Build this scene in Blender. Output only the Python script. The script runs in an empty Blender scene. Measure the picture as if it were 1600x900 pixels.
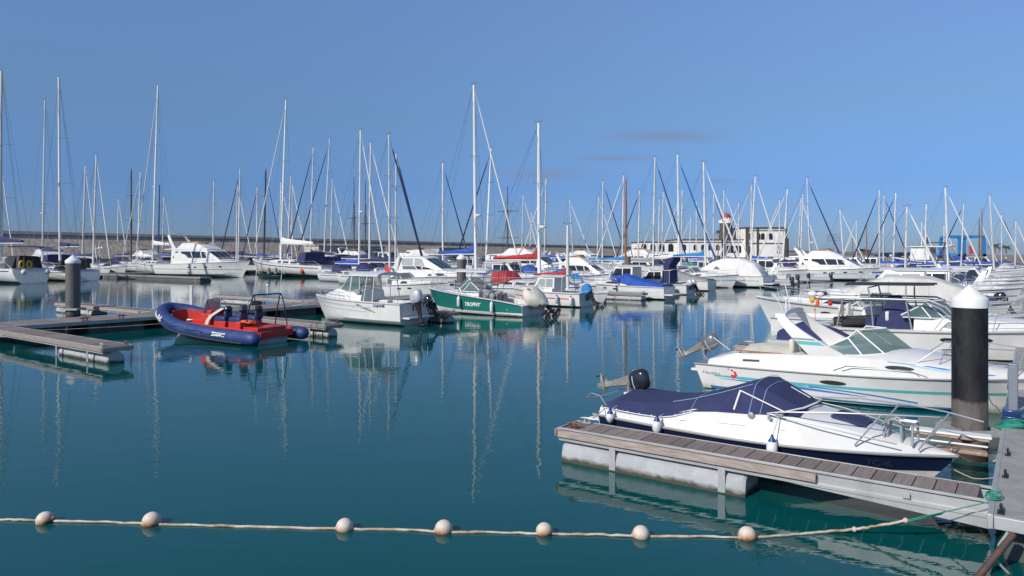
import bpy, bmesh, math, random
from mathutils import Vector, Matrix, Euler
R = math.radians
random.seed(7)
C = bpy.context.scene.collection
sc = bpy.context.scene

# ---------------------------------------------------------------- camera, sky, sun, exposure
CAMH = 3.6
FPX = 1110.0          # focal length in pixels of the 1600 px wide photograph
HY = 397.0            # horizon row
cam_d = bpy.data.cameras.new('camera')
cam = bpy.data.objects.new('camera', cam_d); C.objects.link(cam)
cam.location = (0, 0, CAMH); cam.rotation_euler = (R(90), 0, 0)
cam_d.sensor_width = 36; cam_d.lens = 36*FPX/1600
cam_d.shift_y = -(450-HY)/1600
cam_d.clip_start = 0.1; cam_d.clip_end = 60000
sc.camera = cam
sc.render.resolution_x = 1024; sc.render.resolution_y = 576

SUN_EL = 34.0
SUN_DIR = Vector((-.73, -.68, 0)).normalized()      # where the sun stands (horizontal)
world = bpy.data.worlds.new('World'); sc.world = world; world.use_nodes = True
nt = world.node_tree; nt.nodes.clear()
wo = nt.nodes.new('ShaderNodeOutputWorld'); bg = nt.nodes.new('ShaderNodeBackground')
sky = nt.nodes.new('ShaderNodeTexSky'); sky.sky_type = 'NISHITA'; sky.sun_disc = False
sky.sun_elevation = R(SUN_EL); sky.sun_rotation = math.atan2(SUN_DIR.x, SUN_DIR.y)
sky.air_density = 1.0; sky.dust_density = 0.3; sky.ozone_density = 3.0; sky.altitude = 0
# evens out the white band at the horizon, as the polarised photo shows it, and adds thin cloud wisps
tc = nt.nodes.new('ShaderNodeTexCoord'); sx = nt.nodes.new('ShaderNodeSeparateXYZ')
nt.links.new(tc.outputs['Generated'], sx.inputs[0])
rampn = nt.nodes.new('ShaderNodeValToRGB')
nt.links.new(sx.outputs['Z'], rampn.inputs[0])
cr = rampn.color_ramp
cr.elements[0].position = 0.0; cr.elements[0].color = (0.25, 0.36, 0.66, 1)
cr.elements[1].position = 0.6; cr.elements[1].color = (1.0, 1.0, 1.0, 1)
for p, c in ((0.05, (0.265, 0.385, 0.70)), (0.09, (0.29, 0.42, 0.72)), (0.19, (0.50, 0.61, 0.75)), (0.33, (0.80, 0.86, 1.02))):
    e = cr.elements.new(p); e.color = (*c, 1)
mul = nt.nodes.new('ShaderNodeMix'); mul.data_type = 'RGBA'; mul.blend_type = 'MULTIPLY'
mul.inputs['Factor'].default_value = 1.0
nt.links.new(sky.outputs[0], mul.inputs['A']); nt.links.new(rampn.outputs[0], mul.inputs['B'])
# three thin wisps of mauve cloud low in the sky
def wm(op, a, b=None, c=None):
    n_ = nt.nodes.new('ShaderNodeMath'); n_.operation = op
    for i, v in enumerate((a, b, c)):
        if v is None: continue
        if isinstance(v, (int, float)): n_.inputs[i].default_value = v
        else: nt.links.new(v, n_.inputs[i])
    return n_.outputs[0]
yy = wm('MAXIMUM', sx.outputs['Y'], .01); uu = wm('DIVIDE', sx.outputs['X'], yy); vv = wm('DIVIDE', sx.outputs['Z'], yy)
cnz = nt.nodes.new('ShaderNodeTexNoise'); cnz.inputs['Scale'].default_value = 22; cnz.inputs['Detail'].default_value = 5
cmp_ = nt.nodes.new('ShaderNodeMapping'); cmp_.inputs['Scale'].default_value = (.5, .5, 3.5); nt.links.new(tc.outputs['Generated'], cmp_.inputs[0]); nt.links.new(cmp_.outputs[0], cnz.inputs[0])
tot = None
for px, py, wx, wy, k in ((1040, 213, 75, 9, .95), (965, 247, 60, 5, .8), (850, 272, 60, 9, .7), (1120, 283, 30, 4, .5), (320, 325, 55, 9, .45), (630, 370, 90, 10, .2)):
    a = wm('DIVIDE', wm('SUBTRACT', uu, (px-800)/FPX), wx/FPX); b_ = wm('DIVIDE', wm('SUBTRACT', vv, (HY-py)/FPX), wy/FPX)
    r2 = wm('ADD', wm('MULTIPLY', a, a), wm('MULTIPLY', b_, b_)); g_ = wm('MULTIPLY', wm('EXPONENT', wm('MULTIPLY', r2, -1.0)), k)
    tot = g_ if tot is None else wm('ADD', tot, g_)
tot = wm('MULTIPLY', tot, wm('MULTIPLY', cnz.outputs['Fac'], 1.5)); tot = wm('MINIMUM', tot, .8)
cmx = nt.nodes.new('ShaderNodeMix'); cmx.data_type = 'RGBA'; nt.links.new(tot, cmx.inputs['Factor']); nt.links.new(mul.outputs['Result'], cmx.inputs['A'])
cmx.inputs['B'].default_value = (1.65, 2.05, 3.2, 1)
nt.links.new(cmx.outputs['Result'], bg.inputs[0])
bg.inputs[1].default_value = 0.13
nt.links.new(bg.outputs[0], wo.inputs[0])

sun_d = bpy.data.lights.new('sun', 'SUN'); sun = bpy.data.objects.new('sun', sun_d); C.objects.link(sun)
sun_d.energy = 3.95; sun_d.angle = R(0.5); sun_d.color = (1.0, 0.95, 0.87)
sdir = Vector((SUN_DIR.x*math.cos(R(SUN_EL)), SUN_DIR.y*math.cos(R(SUN_EL)), math.sin(R(SUN_EL))))
sun.rotation_euler = sdir.to_track_quat('Z', 'Y').to_euler()
sc.view_settings.view_transform = 'Standard'; sc.view_settings.look = 'None'
sc.view_settings.exposure = 0.0; sc.view_settings.gamma = 1.0
sc.view_settings.use_curve_mapping = False
try:
    sc.cycles.max_bounces = 8; sc.cycles.transparent_max_bounces = 12
    sc.cycles.use_denoising = True
except Exception: pass

# ---------------------------------------------------------------- materials
def mat(name, col, rough=0.5, metal=0.0, var=None, vscale=3.0, bump=0.0, bscale=8.0, coat=0.0, alpha=1.0,
        stretch=None, spec=0.5, island=0.0):
    m = bpy.data.materials.new(name); m.use_nodes = True
    n = m.node_tree; b = n.nodes['Principled BSDF']
    b.inputs['Base Color'].default_value = (*col, 1)
    b.inputs['Roughness'].default_value = rough; b.inputs['Metallic'].default_value = metal
    b.inputs['Specular IOR Level'].default_value = spec
    if coat: b.inputs['Coat Weight'].default_value = coat; b.inputs['Coat Roughness'].default_value = 0.08
    if alpha < 1: b.inputs['Alpha'].default_value = alpha
    t = None
    if var or bump:
        t = n.nodes.new('ShaderNodeTexCoord'); mp = n.nodes.new('ShaderNodeMapping')
        n.links.new(t.outputs['Object'], mp.inputs[0])
        if stretch: mp.inputs['Scale'].default_value = stretch
    last = None
    if var:
        nz = n.nodes.new('ShaderNodeTexNoise'); nz.inputs['Scale'].default_value = vscale
        nz.inputs['Detail'].default_value = 6; nz.inputs['Roughness'].default_value = 0.65
        n.links.new(mp.outputs[0], nz.inputs[0])
        mr = n.nodes.new('ShaderNodeMapRange'); mr.inputs[1].default_value = 0.38; mr.inputs[2].default_value = 0.68
        n.links.new(nz.outputs['Fac'], mr.inputs[0])
        mx = n.nodes.new('ShaderNodeMix'); mx.data_type = 'RGBA'
        mx.inputs['A'].default_value = (*col, 1); mx.inputs['B'].default_value = (*var, 1)
        n.links.new(mr.outputs[0], mx.inputs['Factor'])
        last = mx.outputs['Result']; n.links.new(last, b.inputs['Base Color'])
    if island:
        ge = n.nodes.new('ShaderNodeNewGeometry'); hs = n.nodes.new('ShaderNodeHueSaturation')
        mr2 = n.nodes.new('ShaderNodeMapRange'); mr2.inputs[3].default_value = 1-island; mr2.inputs[4].default_value = 1+island
        n.links.new(ge.outputs['Random Per Island'], mr2.inputs[0]); n.links.new(mr2.outputs[0], hs.inputs['Value'])
        if last: n.links.new(last, hs.inputs['Color'])
        else: hs.inputs['Color'].default_value = (*col, 1)
        n.links.new(hs.outputs[0], b.inputs['Base Color'])
    if bump:
        n2 = n.nodes.new('ShaderNodeTexNoise'); n2.inputs['Scale'].default_value = bscale; n2.inputs['Detail'].default_value = 5
        n.links.new(mp.outputs[0], n2.inputs[0])
        bp = n.nodes.new('ShaderNodeBump'); bp.inputs['Strength'].default_value = 1.0; bp.inputs['Distance'].default_value = bump
        n.links.new(n2.outputs['Fac'], bp.inputs['Height']); n.links.new(bp.outputs[0], b.inputs['Normal'])
    return m

M = {}
M['gel'] = mat('gelcoat', (.725, .71, .685), .30, var=(.64, .62, .58), vscale=1.6, coat=.25)
def waterline_grime(m, z0, z1, col, amt=.6):
    n = m.node_tree; b = n.nodes['Principled BSDF']; src = b.inputs['Base Color'].links[0].from_socket
    t = n.nodes.new('ShaderNodeTexCoord'); s_ = n.nodes.new('ShaderNodeSeparateXYZ'); n.links.new(t.outputs['Object'], s_.inputs[0])
    nz = n.nodes.new('ShaderNodeTexNoise'); nz.inputs['Scale'].default_value = 6; nz.inputs['Detail'].default_value = 6; n.links.new(t.outputs['Object'], nz.inputs[0])
    a = n.nodes.new('ShaderNodeMath'); a.operation = 'MULTIPLY_ADD'; a.inputs[1].default_value = -(z1-z0)*1.6; n.links.new(nz.outputs['Fac'], a.inputs[0]); n.links.new(s_.outputs['Z'], a.inputs[2])
    r = n.nodes.new('ShaderNodeMapRange'); r.inputs[1].default_value = z0-(z1-z0)*.8; r.inputs[2].default_value = z1-(z1-z0)*.8; r.inputs[3].default_value = amt; r.inputs[4].default_value = 0
    n.links.new(a.outputs[0], r.inputs[0]); x = n.nodes.new('ShaderNodeMix'); x.data_type = 'RGBA'; n.links.new(r.outputs[0], x.inputs['Factor']); n.links.new(src, x.inputs['A']); x.inputs['B'].default_value = (*col, 1)
    n.links.new(x.outputs['Result'], b.inputs['Base Color'])
waterline_grime(M['gel'], .02, .16, (.36, .31, .20), .7)
M['gel2'] = mat('gelcoat_aged', (.74, .71, .65), .36, var=(.60, .56, .49), vscale=1.8, coat=.15)
M['gelgrey'] = mat('gelcoat_grey', (.50, .53, .56), .35, var=(.42, .44, .46), vscale=2, coat=.2)
M['nonskid'] = mat('nonskid_deck', (.66, .64, .58), .8, var=(.56, .53, .47), vscale=4, bump=.002, bscale=90)
M['navyhull'] = mat('navy_hull', (.012, .018, .055), .15, coat=.5)
M['bluehull'] = mat('blue_hull', (.02, .05, .16), .25, var=(.015, .035, .11), vscale=2, coat=.2)
M['greenhull'] = mat('green_hull', (.015, .15, .125), .22, var=(.02, .18, .15), vscale=.8, coat=.3)
M['redhull'] = mat('red_paint', (.55, .03, .025), .4)
M['antifoul_dark'] = mat('antifoul_dark', (.03, .035, .04), .7)
M['antifoul_red'] = mat('antifoul_red', (.16, .03, .028), .7, var=(.09, .03, .03), vscale=5)
M['antifoul_blue'] = mat('antifoul_blue', (.01, .13, .30), .6)
M['teal'] = mat('teal_stripe', (.10, .42, .44), .3)
M['skyblue'] = mat('blue_stripe', (.05, .20, .52), .3)
M['paleblue'] = mat('pale_stripe', (.42, .62, .80), .3)
M['redstripe'] = mat('red_stripe', (.62, .04, .05), .35)
M['greystripe'] = mat('grey_stripe', (.22, .22, .23), .4)
M['rub'] = mat('rubbing_strake', (.30, .29, .28), .5)
M['navycanvas'] = mat('navy_canvas', (.024, .030, .095), .9, var=(.034, .042, .115), vscale=2.2, bump=.05, bscale=3.2)
M['bluecanvas'] = mat('blue_canvas', (.02, .085, .42), .8, var=(.015, .065, .32), vscale=3, bump=.03, bscale=4)
M['skycanvas'] = mat('sky_blue_canvas', (.02, .22, .52), .8, var=(.02, .17, .42), vscale=3, bump=.03, bscale=4)
M['redcanvas'] = mat('red_canvas', (.42, .025, .03), .8, var=(.30, .02, .025), vscale=3, bump=.03, bscale=4)
M['whitecanvas'] = mat('white_canvas', (.74, .72, .69), .85, var=(.62, .60, .57), vscale=2, bump=.03, bscale=4)
M['creamcanvas'] = mat('cream_canvas', (.68, .64, .55), .85, var=(.55, .50, .41), vscale=3, bump=.03, bscale=2.5)
M['greycanvas'] = mat('grey_canvas', (.30, .30, .30), .85, var=(.2, .2, .2), vscale=3, bump=.03, bscale=6)
M['darkcanvas'] = mat('dark_canvas', (.03, .03, .035), .85, bump=.02, bscale=6)
M['greencanvas'] = mat('green_canvas', (.0, .25, .16), .8, bump=.02, bscale=6)
M['steel'] = mat('stainless_steel', (.42, .42, .43), .42, .5)
M['mastalu'] = mat('mast_aluminium', (.70, .68, .65), .45, .0, var=(.60, .58, .55), vscale=.8)
M['mastwhite'] = mat('mast_white', (.82, .80, .76), .4)
M['mastwood'] = mat('mast_varnished', (.36, .17, .06), .4, var=(.30, .13, .05), vscale=2)
M['mastdark'] = mat('mast_dark', (.10, .075, .06), .6)
M['mastblue'] = mat('mast_blue', (.02, .07, .22), .4)
M['wire'] = mat('rigging_wire', (.18, .18, .19), .5, .3)
M['furl_white'] = mat('furled_sail', (.68, .66, .62), .8)
M['furl_navy'] = mat('furled_sail_navy', (.02, .03, .09), .8)
M['furl_blue'] = mat('furled_sail_blue', (.01, .10, .30), .8)
M['glass'] = mat('dark_glass', (.02, .024, .028), .06, coat=.3)
M['glassgrey'] = mat('grey_glass', (.12, .14, .15), .08)
M['clearglass'] = mat('tinted_glass', (.12, .21, .20), .04, alpha=.42)
M['vinyl'] = mat('clear_vinyl', (.42, .43, .44), .2, alpha=.75, bump=.01, bscale=4)
M['porthole'] = mat('porthole_glass', (.035, .035, .03), .2)
M['black'] = mat('black_plastic', (.015, .015, .017), .4)
M['blackgloss'] = mat('black_cowling', (.018, .018, .022), .12, coat=.6)
M['rubber'] = mat('rubber', (.03, .03, .032), .7)
M['greycowl'] = mat('grey_cowling', (.16, .165, .17), .25, .2, coat=.4)
M['greyleg'] = mat('motor_leg_metal', (.30, .29, .27), .45, .3, var=(.18, .15, .12), vscale=9)
M['silver'] = mat('silver_paint', (.55, .56, .57), .3, .3)
M['fender'] = mat('fender_white', (.74, .74, .72), .45, var=(.6, .6, .58), vscale=6)
M['fenderblue'] = mat('fender_blue', (.015, .05, .22), .4)
M['redball'] = mat('red_buoy_plastic', (.65, .03, .03), .45)
M['orange'] = mat('orange_plastic', (.85, .14, .03), .5)
M['yellow'] = mat('yellow_foam', (.72, .42, .05), .6)
M['rope'] = mat('rope', (.62, .59, .53), .85, var=(.42, .36, .28), vscale=20, bump=.004, bscale=80)
M['ropedirty'] = mat('rope_dirty', (.66, .58, .47), .85, var=(.30, .17, .09), vscale=4, bump=.004, bscale=60)
M['ropegreen'] = mat('rope_green', (.02, .26, .19), .7, var=(.015, .18, .14), vscale=20)
M['tubenavy'] = mat('rib_tube_navy', (.016, .038, .15), .55, var=(.04, .07, .20), vscale=1.7, bump=.006, bscale=4)
M['tubegrey'] = mat('rib_tube_grey', (.33, .34, .36), .5)
M['ribred'] = mat('rib_red', (.62, .035, .02), .45, var=(.45, .03, .02), vscale=3)
M['ribdeck'] = mat('rib_deck', (.22, .07, .05), .7, var=(.16, .12, .10), vscale=2)
M['seatnavy'] = mat('seat_navy', (.02, .04, .14), .5)
M['teak'] = mat('teak', (.40, .22, .10), .6, var=(.28, .15, .07), vscale=5, stretch=(1, 8, 8))
M['alu'] = mat('dock_aluminium', (.50, .50, .49), .45, .35, var=(.38, .38, .37), vscale=2.5)
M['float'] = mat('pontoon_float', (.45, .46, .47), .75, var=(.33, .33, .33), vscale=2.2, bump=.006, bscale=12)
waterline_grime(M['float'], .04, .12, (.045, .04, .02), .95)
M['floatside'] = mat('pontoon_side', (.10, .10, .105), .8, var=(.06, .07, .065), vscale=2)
M['concrete_cap'] = mat('concrete_deck', (.34, .33, .31), .9, var=(.25, .24, .22), vscale=4, bump=.004, bscale=40)
M['capwhite'] = mat('pile_cap_plastic', (.80, .79, .77), .35, var=(.72, .70, .66), vscale=3)
M['redcleat'] = mat('rusty_cleat', (.22, .06, .035), .6, .2, var=(.12, .05, .04), vscale=20)
M['white'] = mat('white_paint', (.78, .77, .74), .5)
M['brown'] = mat('brown_board', (.26, .15, .10), .8, var=(.45, .33, .26), vscale=6, bump=.01, bscale=14)

def wood_mat(name, c1, c2, axis):
    m = mat(name, c1, .85, var=c2, vscale=5, stretch=(.6, 12, 6) if axis == 'x' else (12, .6, 6), bump=.004, bscale=9, island=.22)
    return m
M['plankx'] = wood_mat('weathered_planks_x', (.255, .205, .18), (.16, .125, .108), 'x')
M['planky'] = wood_mat('weathered_planks_y', (.255, .205, .18), (.16, .125, .108), 'y')
M['fenderwood'] = wood_mat('weathered_edge_board', (.36, .30, .26), (.21, .165, .14), 'x')

def pile_mat(name, zsplit, top, top2, low, low2):
    """steel pile: dark sleeve above, paler weathered part below, weed at the waterline (height is world height)"""
    m = bpy.data.materials.new(name); m.use_nodes = True; n = m.node_tree; b = n.nodes['Principled BSDF']
    b.inputs['Roughness'].default_value = .62
    g = n.nodes.new('ShaderNodeTexCoord'); mp = n.nodes.new('ShaderNodeMapping'); mp.inputs['Scale'].default_value = (1, 1, .35)
    n.links.new(g.outputs['Object'], mp.inputs[0])
    nz = n.nodes.new('ShaderNodeTexNoise'); nz.inputs['Scale'].default_value = 5; nz.inputs['Detail'].default_value = 7
    nz.inputs['Roughness'].default_value = .7
    n.links.new(mp.outputs[0], nz.inputs[0])
    def mix(a, bb, fac):
        x = n.nodes.new('ShaderNodeMix'); x.data_type = 'RGBA'
        if isinstance(a, tuple): x.inputs['A'].default_value = (*a, 1)
        else: n.links.new(a, x.inputs['A'])
        if isinstance(bb, tuple): x.inputs['B'].default_value = (*bb, 1)
        else: n.links.new(bb, x.inputs['B'])
        n.links.new(fac, x.inputs['Factor']); return x.outputs['Result']
    def rng(src, a, c):
        r = n.nodes.new('ShaderNodeMapRange'); r.inputs[1].default_value = a; r.inputs[2].default_value = c
        n.links.new(src, r.inputs[0]); return r.outputs[0]
    f = rng(nz.outputs['Fac'], .48, .70)
    ct = mix(top, top2, f); cl = mix(low, low2, f)
    s = n.nodes.new('ShaderNodeSeparateXYZ'); n.links.new(g.outputs['Object'], s.inputs[0])
    ad = n.nodes.new('ShaderNodeMath'); ad.operation = 'MULTIPLY_ADD'; ad.inputs[1].default_value = .18
    n.links.new(nz.outputs['Fac'], ad.inputs[0]); n.links.new(s.outputs['Z'], ad.inputs[2])
    col = mix(cl, ct, rng(ad.outputs[0], zsplit+.06, zsplit+.12))
    col = mix((.035, .03, .02), col, rng(ad.outputs[0], .22, .34))
    n.links.new(col, b.inputs['Base Color'])
    bp = n.nodes.new('ShaderNodeBump'); bp.inputs['Distance'].default_value = .01; n.links.new(nz.outputs['Fac'], bp.inputs['Height'])
    n.links.new(bp.outputs[0], b.inputs['Normal'])
    return m

# ---------------------------------------------------------------- mesh helpers
class MB:
    def __init__(s): s.v = []; s.f = []
    def add(s, vs, fs):
        k = len(s.v); s.v += [Vector(v) for v in vs]; s.f += [tuple(i+k for i in f) for f in fs]; return s
    def box(s, c, d, rz=0, taper=1.0):
        m = Matrix.Rotation(rz, 3, 'Z'); hx, hy, hz = d[0]/2, d[1]/2, d[2]/2
        vs = []
        for z, t in ((-hz, 1), (hz, taper)):
            for x, y in ((-hx, -hy), (hx, -hy), (hx, hy), (-hx, hy)):
                vs.append(m @ Vector((x*t, y*t, z)) + Vector(c))
        return s.add(vs, [(3, 2, 1, 0), (4, 5, 6, 7), (0, 1, 5, 4), (1, 2, 6, 5), (2, 3, 7, 6), (3, 0, 4, 7)])
    def tube(s, pts, r, n=6, cap=True, r2=None):
        pts = [Vector(p) for p in pts]; N = len(pts)
        rs = r if isinstance(r, (list, tuple)) else ([r]*N if r2 is None else [r+(r2-r)*i/(N-1) for i in range(N)])
        vs = []; a = None
        for i, p in enumerate(pts):
            d = (pts[min(i+1, N-1)]-pts[max(i-1, 0)])
            if d.length < 1e-9: d = Vector((0, 0, 1))
            d.normalize()
            if a is None:
                a = d.cross(Vector((0, 0, 1)))
                if a.length < .1: a = d.cross(Vector((1, 0, 0)))
            else: a = a - d*a.dot(d)
            a.normalize(); b = d.cross(a)
            for k in range(n):
                t = 2*math.pi*k/n; vs.append(p + (a*math.cos(t)+b*math.sin(t))*rs[i])
        fs = [(i*n+k, i*n+(k+1) % n, (i+1)*n+(k+1) % n, (i+1)*n+k) for i in range(N-1) for k in range(n)]
        if cap: fs += [tuple(range(n))[::-1], tuple((N-1)*n+k for k in range(n))]
        return s.add(vs, fs)
    def lathe(s, prof, c=(0, 0, 0), n=24, axis='z'):
        c = Vector(c); vs = []
        for r, h in prof:
            for k in range(n):
                t = 2*math.pi*k/n; p = Vector((r*math.cos(t), r*math.sin(t), h))
                if axis == 'x': p = Vector((p.z, p.x, p.y))
                if axis == 'y': p = Vector((p.y, p.z, p.x))
                vs.append(c+p)
        N = len(prof)
        fs = [(i*n+k, i*n+(k+1) % n, (i+1)*n+(k+1) % n, (i+1)*n+k) for i in range(N-1) for k in range(n)]
        fs += [tuple(range(n))[::-1], tuple((N-1)*n+k for k in range(n))]
        return s.add(vs, fs)
    def ball(s, c, r, n=12, sc=(1, 1, 1)):
        m = n//2; vs = []
        for i in range(m+1):
            ph = math.pi*(i/m-.5); ph = max(-1.5, min(1.5, ph))
            for k in range(n):
                t = 2*math.pi*k/n
                vs.append(Vector(c)+Vector((r*sc[0]*math.cos(ph)*math.cos(t), r*sc[1]*math.cos(ph)*math.sin(t), r*sc[2]*math.sin(ph))))
        fs = [(i*n+k, i*n+(k+1) % n, (i+1)*n+(k+1) % n, (i+1)*n+k) for i in range(m) for k in range(n)]
        fs += [tuple(range(n))[::-1], tuple(m*n+k for k in range(n))]
        return s.add(vs, fs)
    def loft(s, secs, closed=False, caps=True):
        n = len(secs[0]); vs = [p for q in secs for p in q]; N = len(secs)
        fs = [(i*n+k, (i+1)*n+k, (i+1)*n+(k+1) % n, i*n+(k+1) % n) for i in range(N-1) for k in range(n if closed else n-1)]
        if caps: fs += [tuple(range(n)), tuple((N-1)*n+k for k in range(n))[::-1]]
        return s.add(vs, fs)
    def prism(s, poly, y0, y1):
        """polygon in the x-z plane extruded along y"""
        n = len(poly); vs = [(x, y0, z) for x, z in poly]+[(x, y1, z) for x, z in poly]
        fs = [tuple(range(n)), tuple(range(n, 2*n))[::-1]]+[(i, i+n, (i+1) % n+n, (i+1) % n) for i in range(n)]
        return s.add(vs, fs)
    def xf(s, m):
        s.v = [m @ v for v in s.v]; return s
    def build(s, name, m, parent=None, smooth=True, bevel=0, angle=38, solid=0):
        me = bpy.data.meshes.new(name); me.from_pydata([tuple(v) for v in s.v], [], s.f)
        bm = bmesh.new(); bm.from_mesh(me)
        bmesh.ops.dissolve_degenerate(bm, edges=bm.edges, dist=1e-5)
        if not solid: bmesh.ops.recalc_face_normals(bm, faces=bm.faces)
        bm.to_mesh(me); bm.free()
        me.materials.append(M[m] if isinstance(m, str) else m)
        if smooth:
            me.polygons.foreach_set('use_smooth', [True]*len(me.polygons)); me.set_sharp_from_angle(angle=R(angle))
        o = bpy.data.objects.new(name, me); C.objects.link(o)
        if parent is not None: o.parent = parent
        if bevel:
            b = o.modifiers.new('bevel', 'BEVEL'); b.width = bevel; b.segments = 2; b.limit_method = 'ANGLE'
        if solid:
            b = o.modifiers.new('thickness', 'SOLIDIFY'); b.thickness = solid; b.offset = 0
        return o

def tag(o, label=None, cat=None, group=None, kind=None):
    if label: o['label'] = label
    if cat: o['category'] = cat
    if group: o['group'] = group
    if kind: o['kind'] = kind
    return o
def empty(name, loc=(0, 0, 0), rz=0, label=None, cat=None, group=None):
    o = bpy.data.objects.new(name, None); C.objects.link(o); o.location = loc; o.rotation_euler = (0, 0, rz)
    o.empty_display_size = .3
    return tag(o, label, cat, group)
def W(px, py, z=0.0):
    """the spot at height z that the survey picture shows at this row and column"""
    D = FPX*(CAMH-z)/(py-HY); return Vector(((px-800)/FPX*D, D, z))
def WD(px, D, z=0.0): return Vector(((px-800)/FPX*D, D, z))
U = Vector((811, 1110, 0)).normalized(); V = Vector((-U.y, U.x, 0))
HV = math.atan2(V.y, V.x); HR = HV-math.pi
E0 = W(1546, 782, .58); E0.z = 0
def A(s, d, z=0.0): return E0+U*s+V*d+Vector((0, 0, z))

def text_mesh(txt, size=1.0, shear=0.0, bold=0.0, sx=1.0):
    cu = bpy.data.curves.new('lettering', 'FONT'); cu.body = txt; cu.size = size; cu.shear = shear; cu.offset = bold
    cu.resolution_u = 3
    o = bpy.data.objects.new('lettering', cu); C.objects.link(o)
    dg = bpy.context.evaluated_depsgraph_get(); dg.update()
    me = bpy.data.meshes.new_from_object(o.evaluated_get(dg))
    bm = bmesh.new(); bm.from_mesh(me); bmesh.ops.triangulate(bm, faces=bm.faces)
    bmesh.ops.subdivide_edges(bm, edges=[e for e in bm.edges if e.calc_length() > size*.4], cuts=1)
    bmesh.ops.triangulate(bm, faces=bm.faces)
    vs = [(v.co.x*sx, v.co.y) for v in bm.verts]; bm.verts.index_update()
    fs = [tuple(v.index for v in f.verts) for f in bm.faces]; bm.free()
    bpy.data.objects.remove(o); bpy.data.curves.remove(cu); bpy.data.meshes.remove(me)
    return vs, fs

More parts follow.
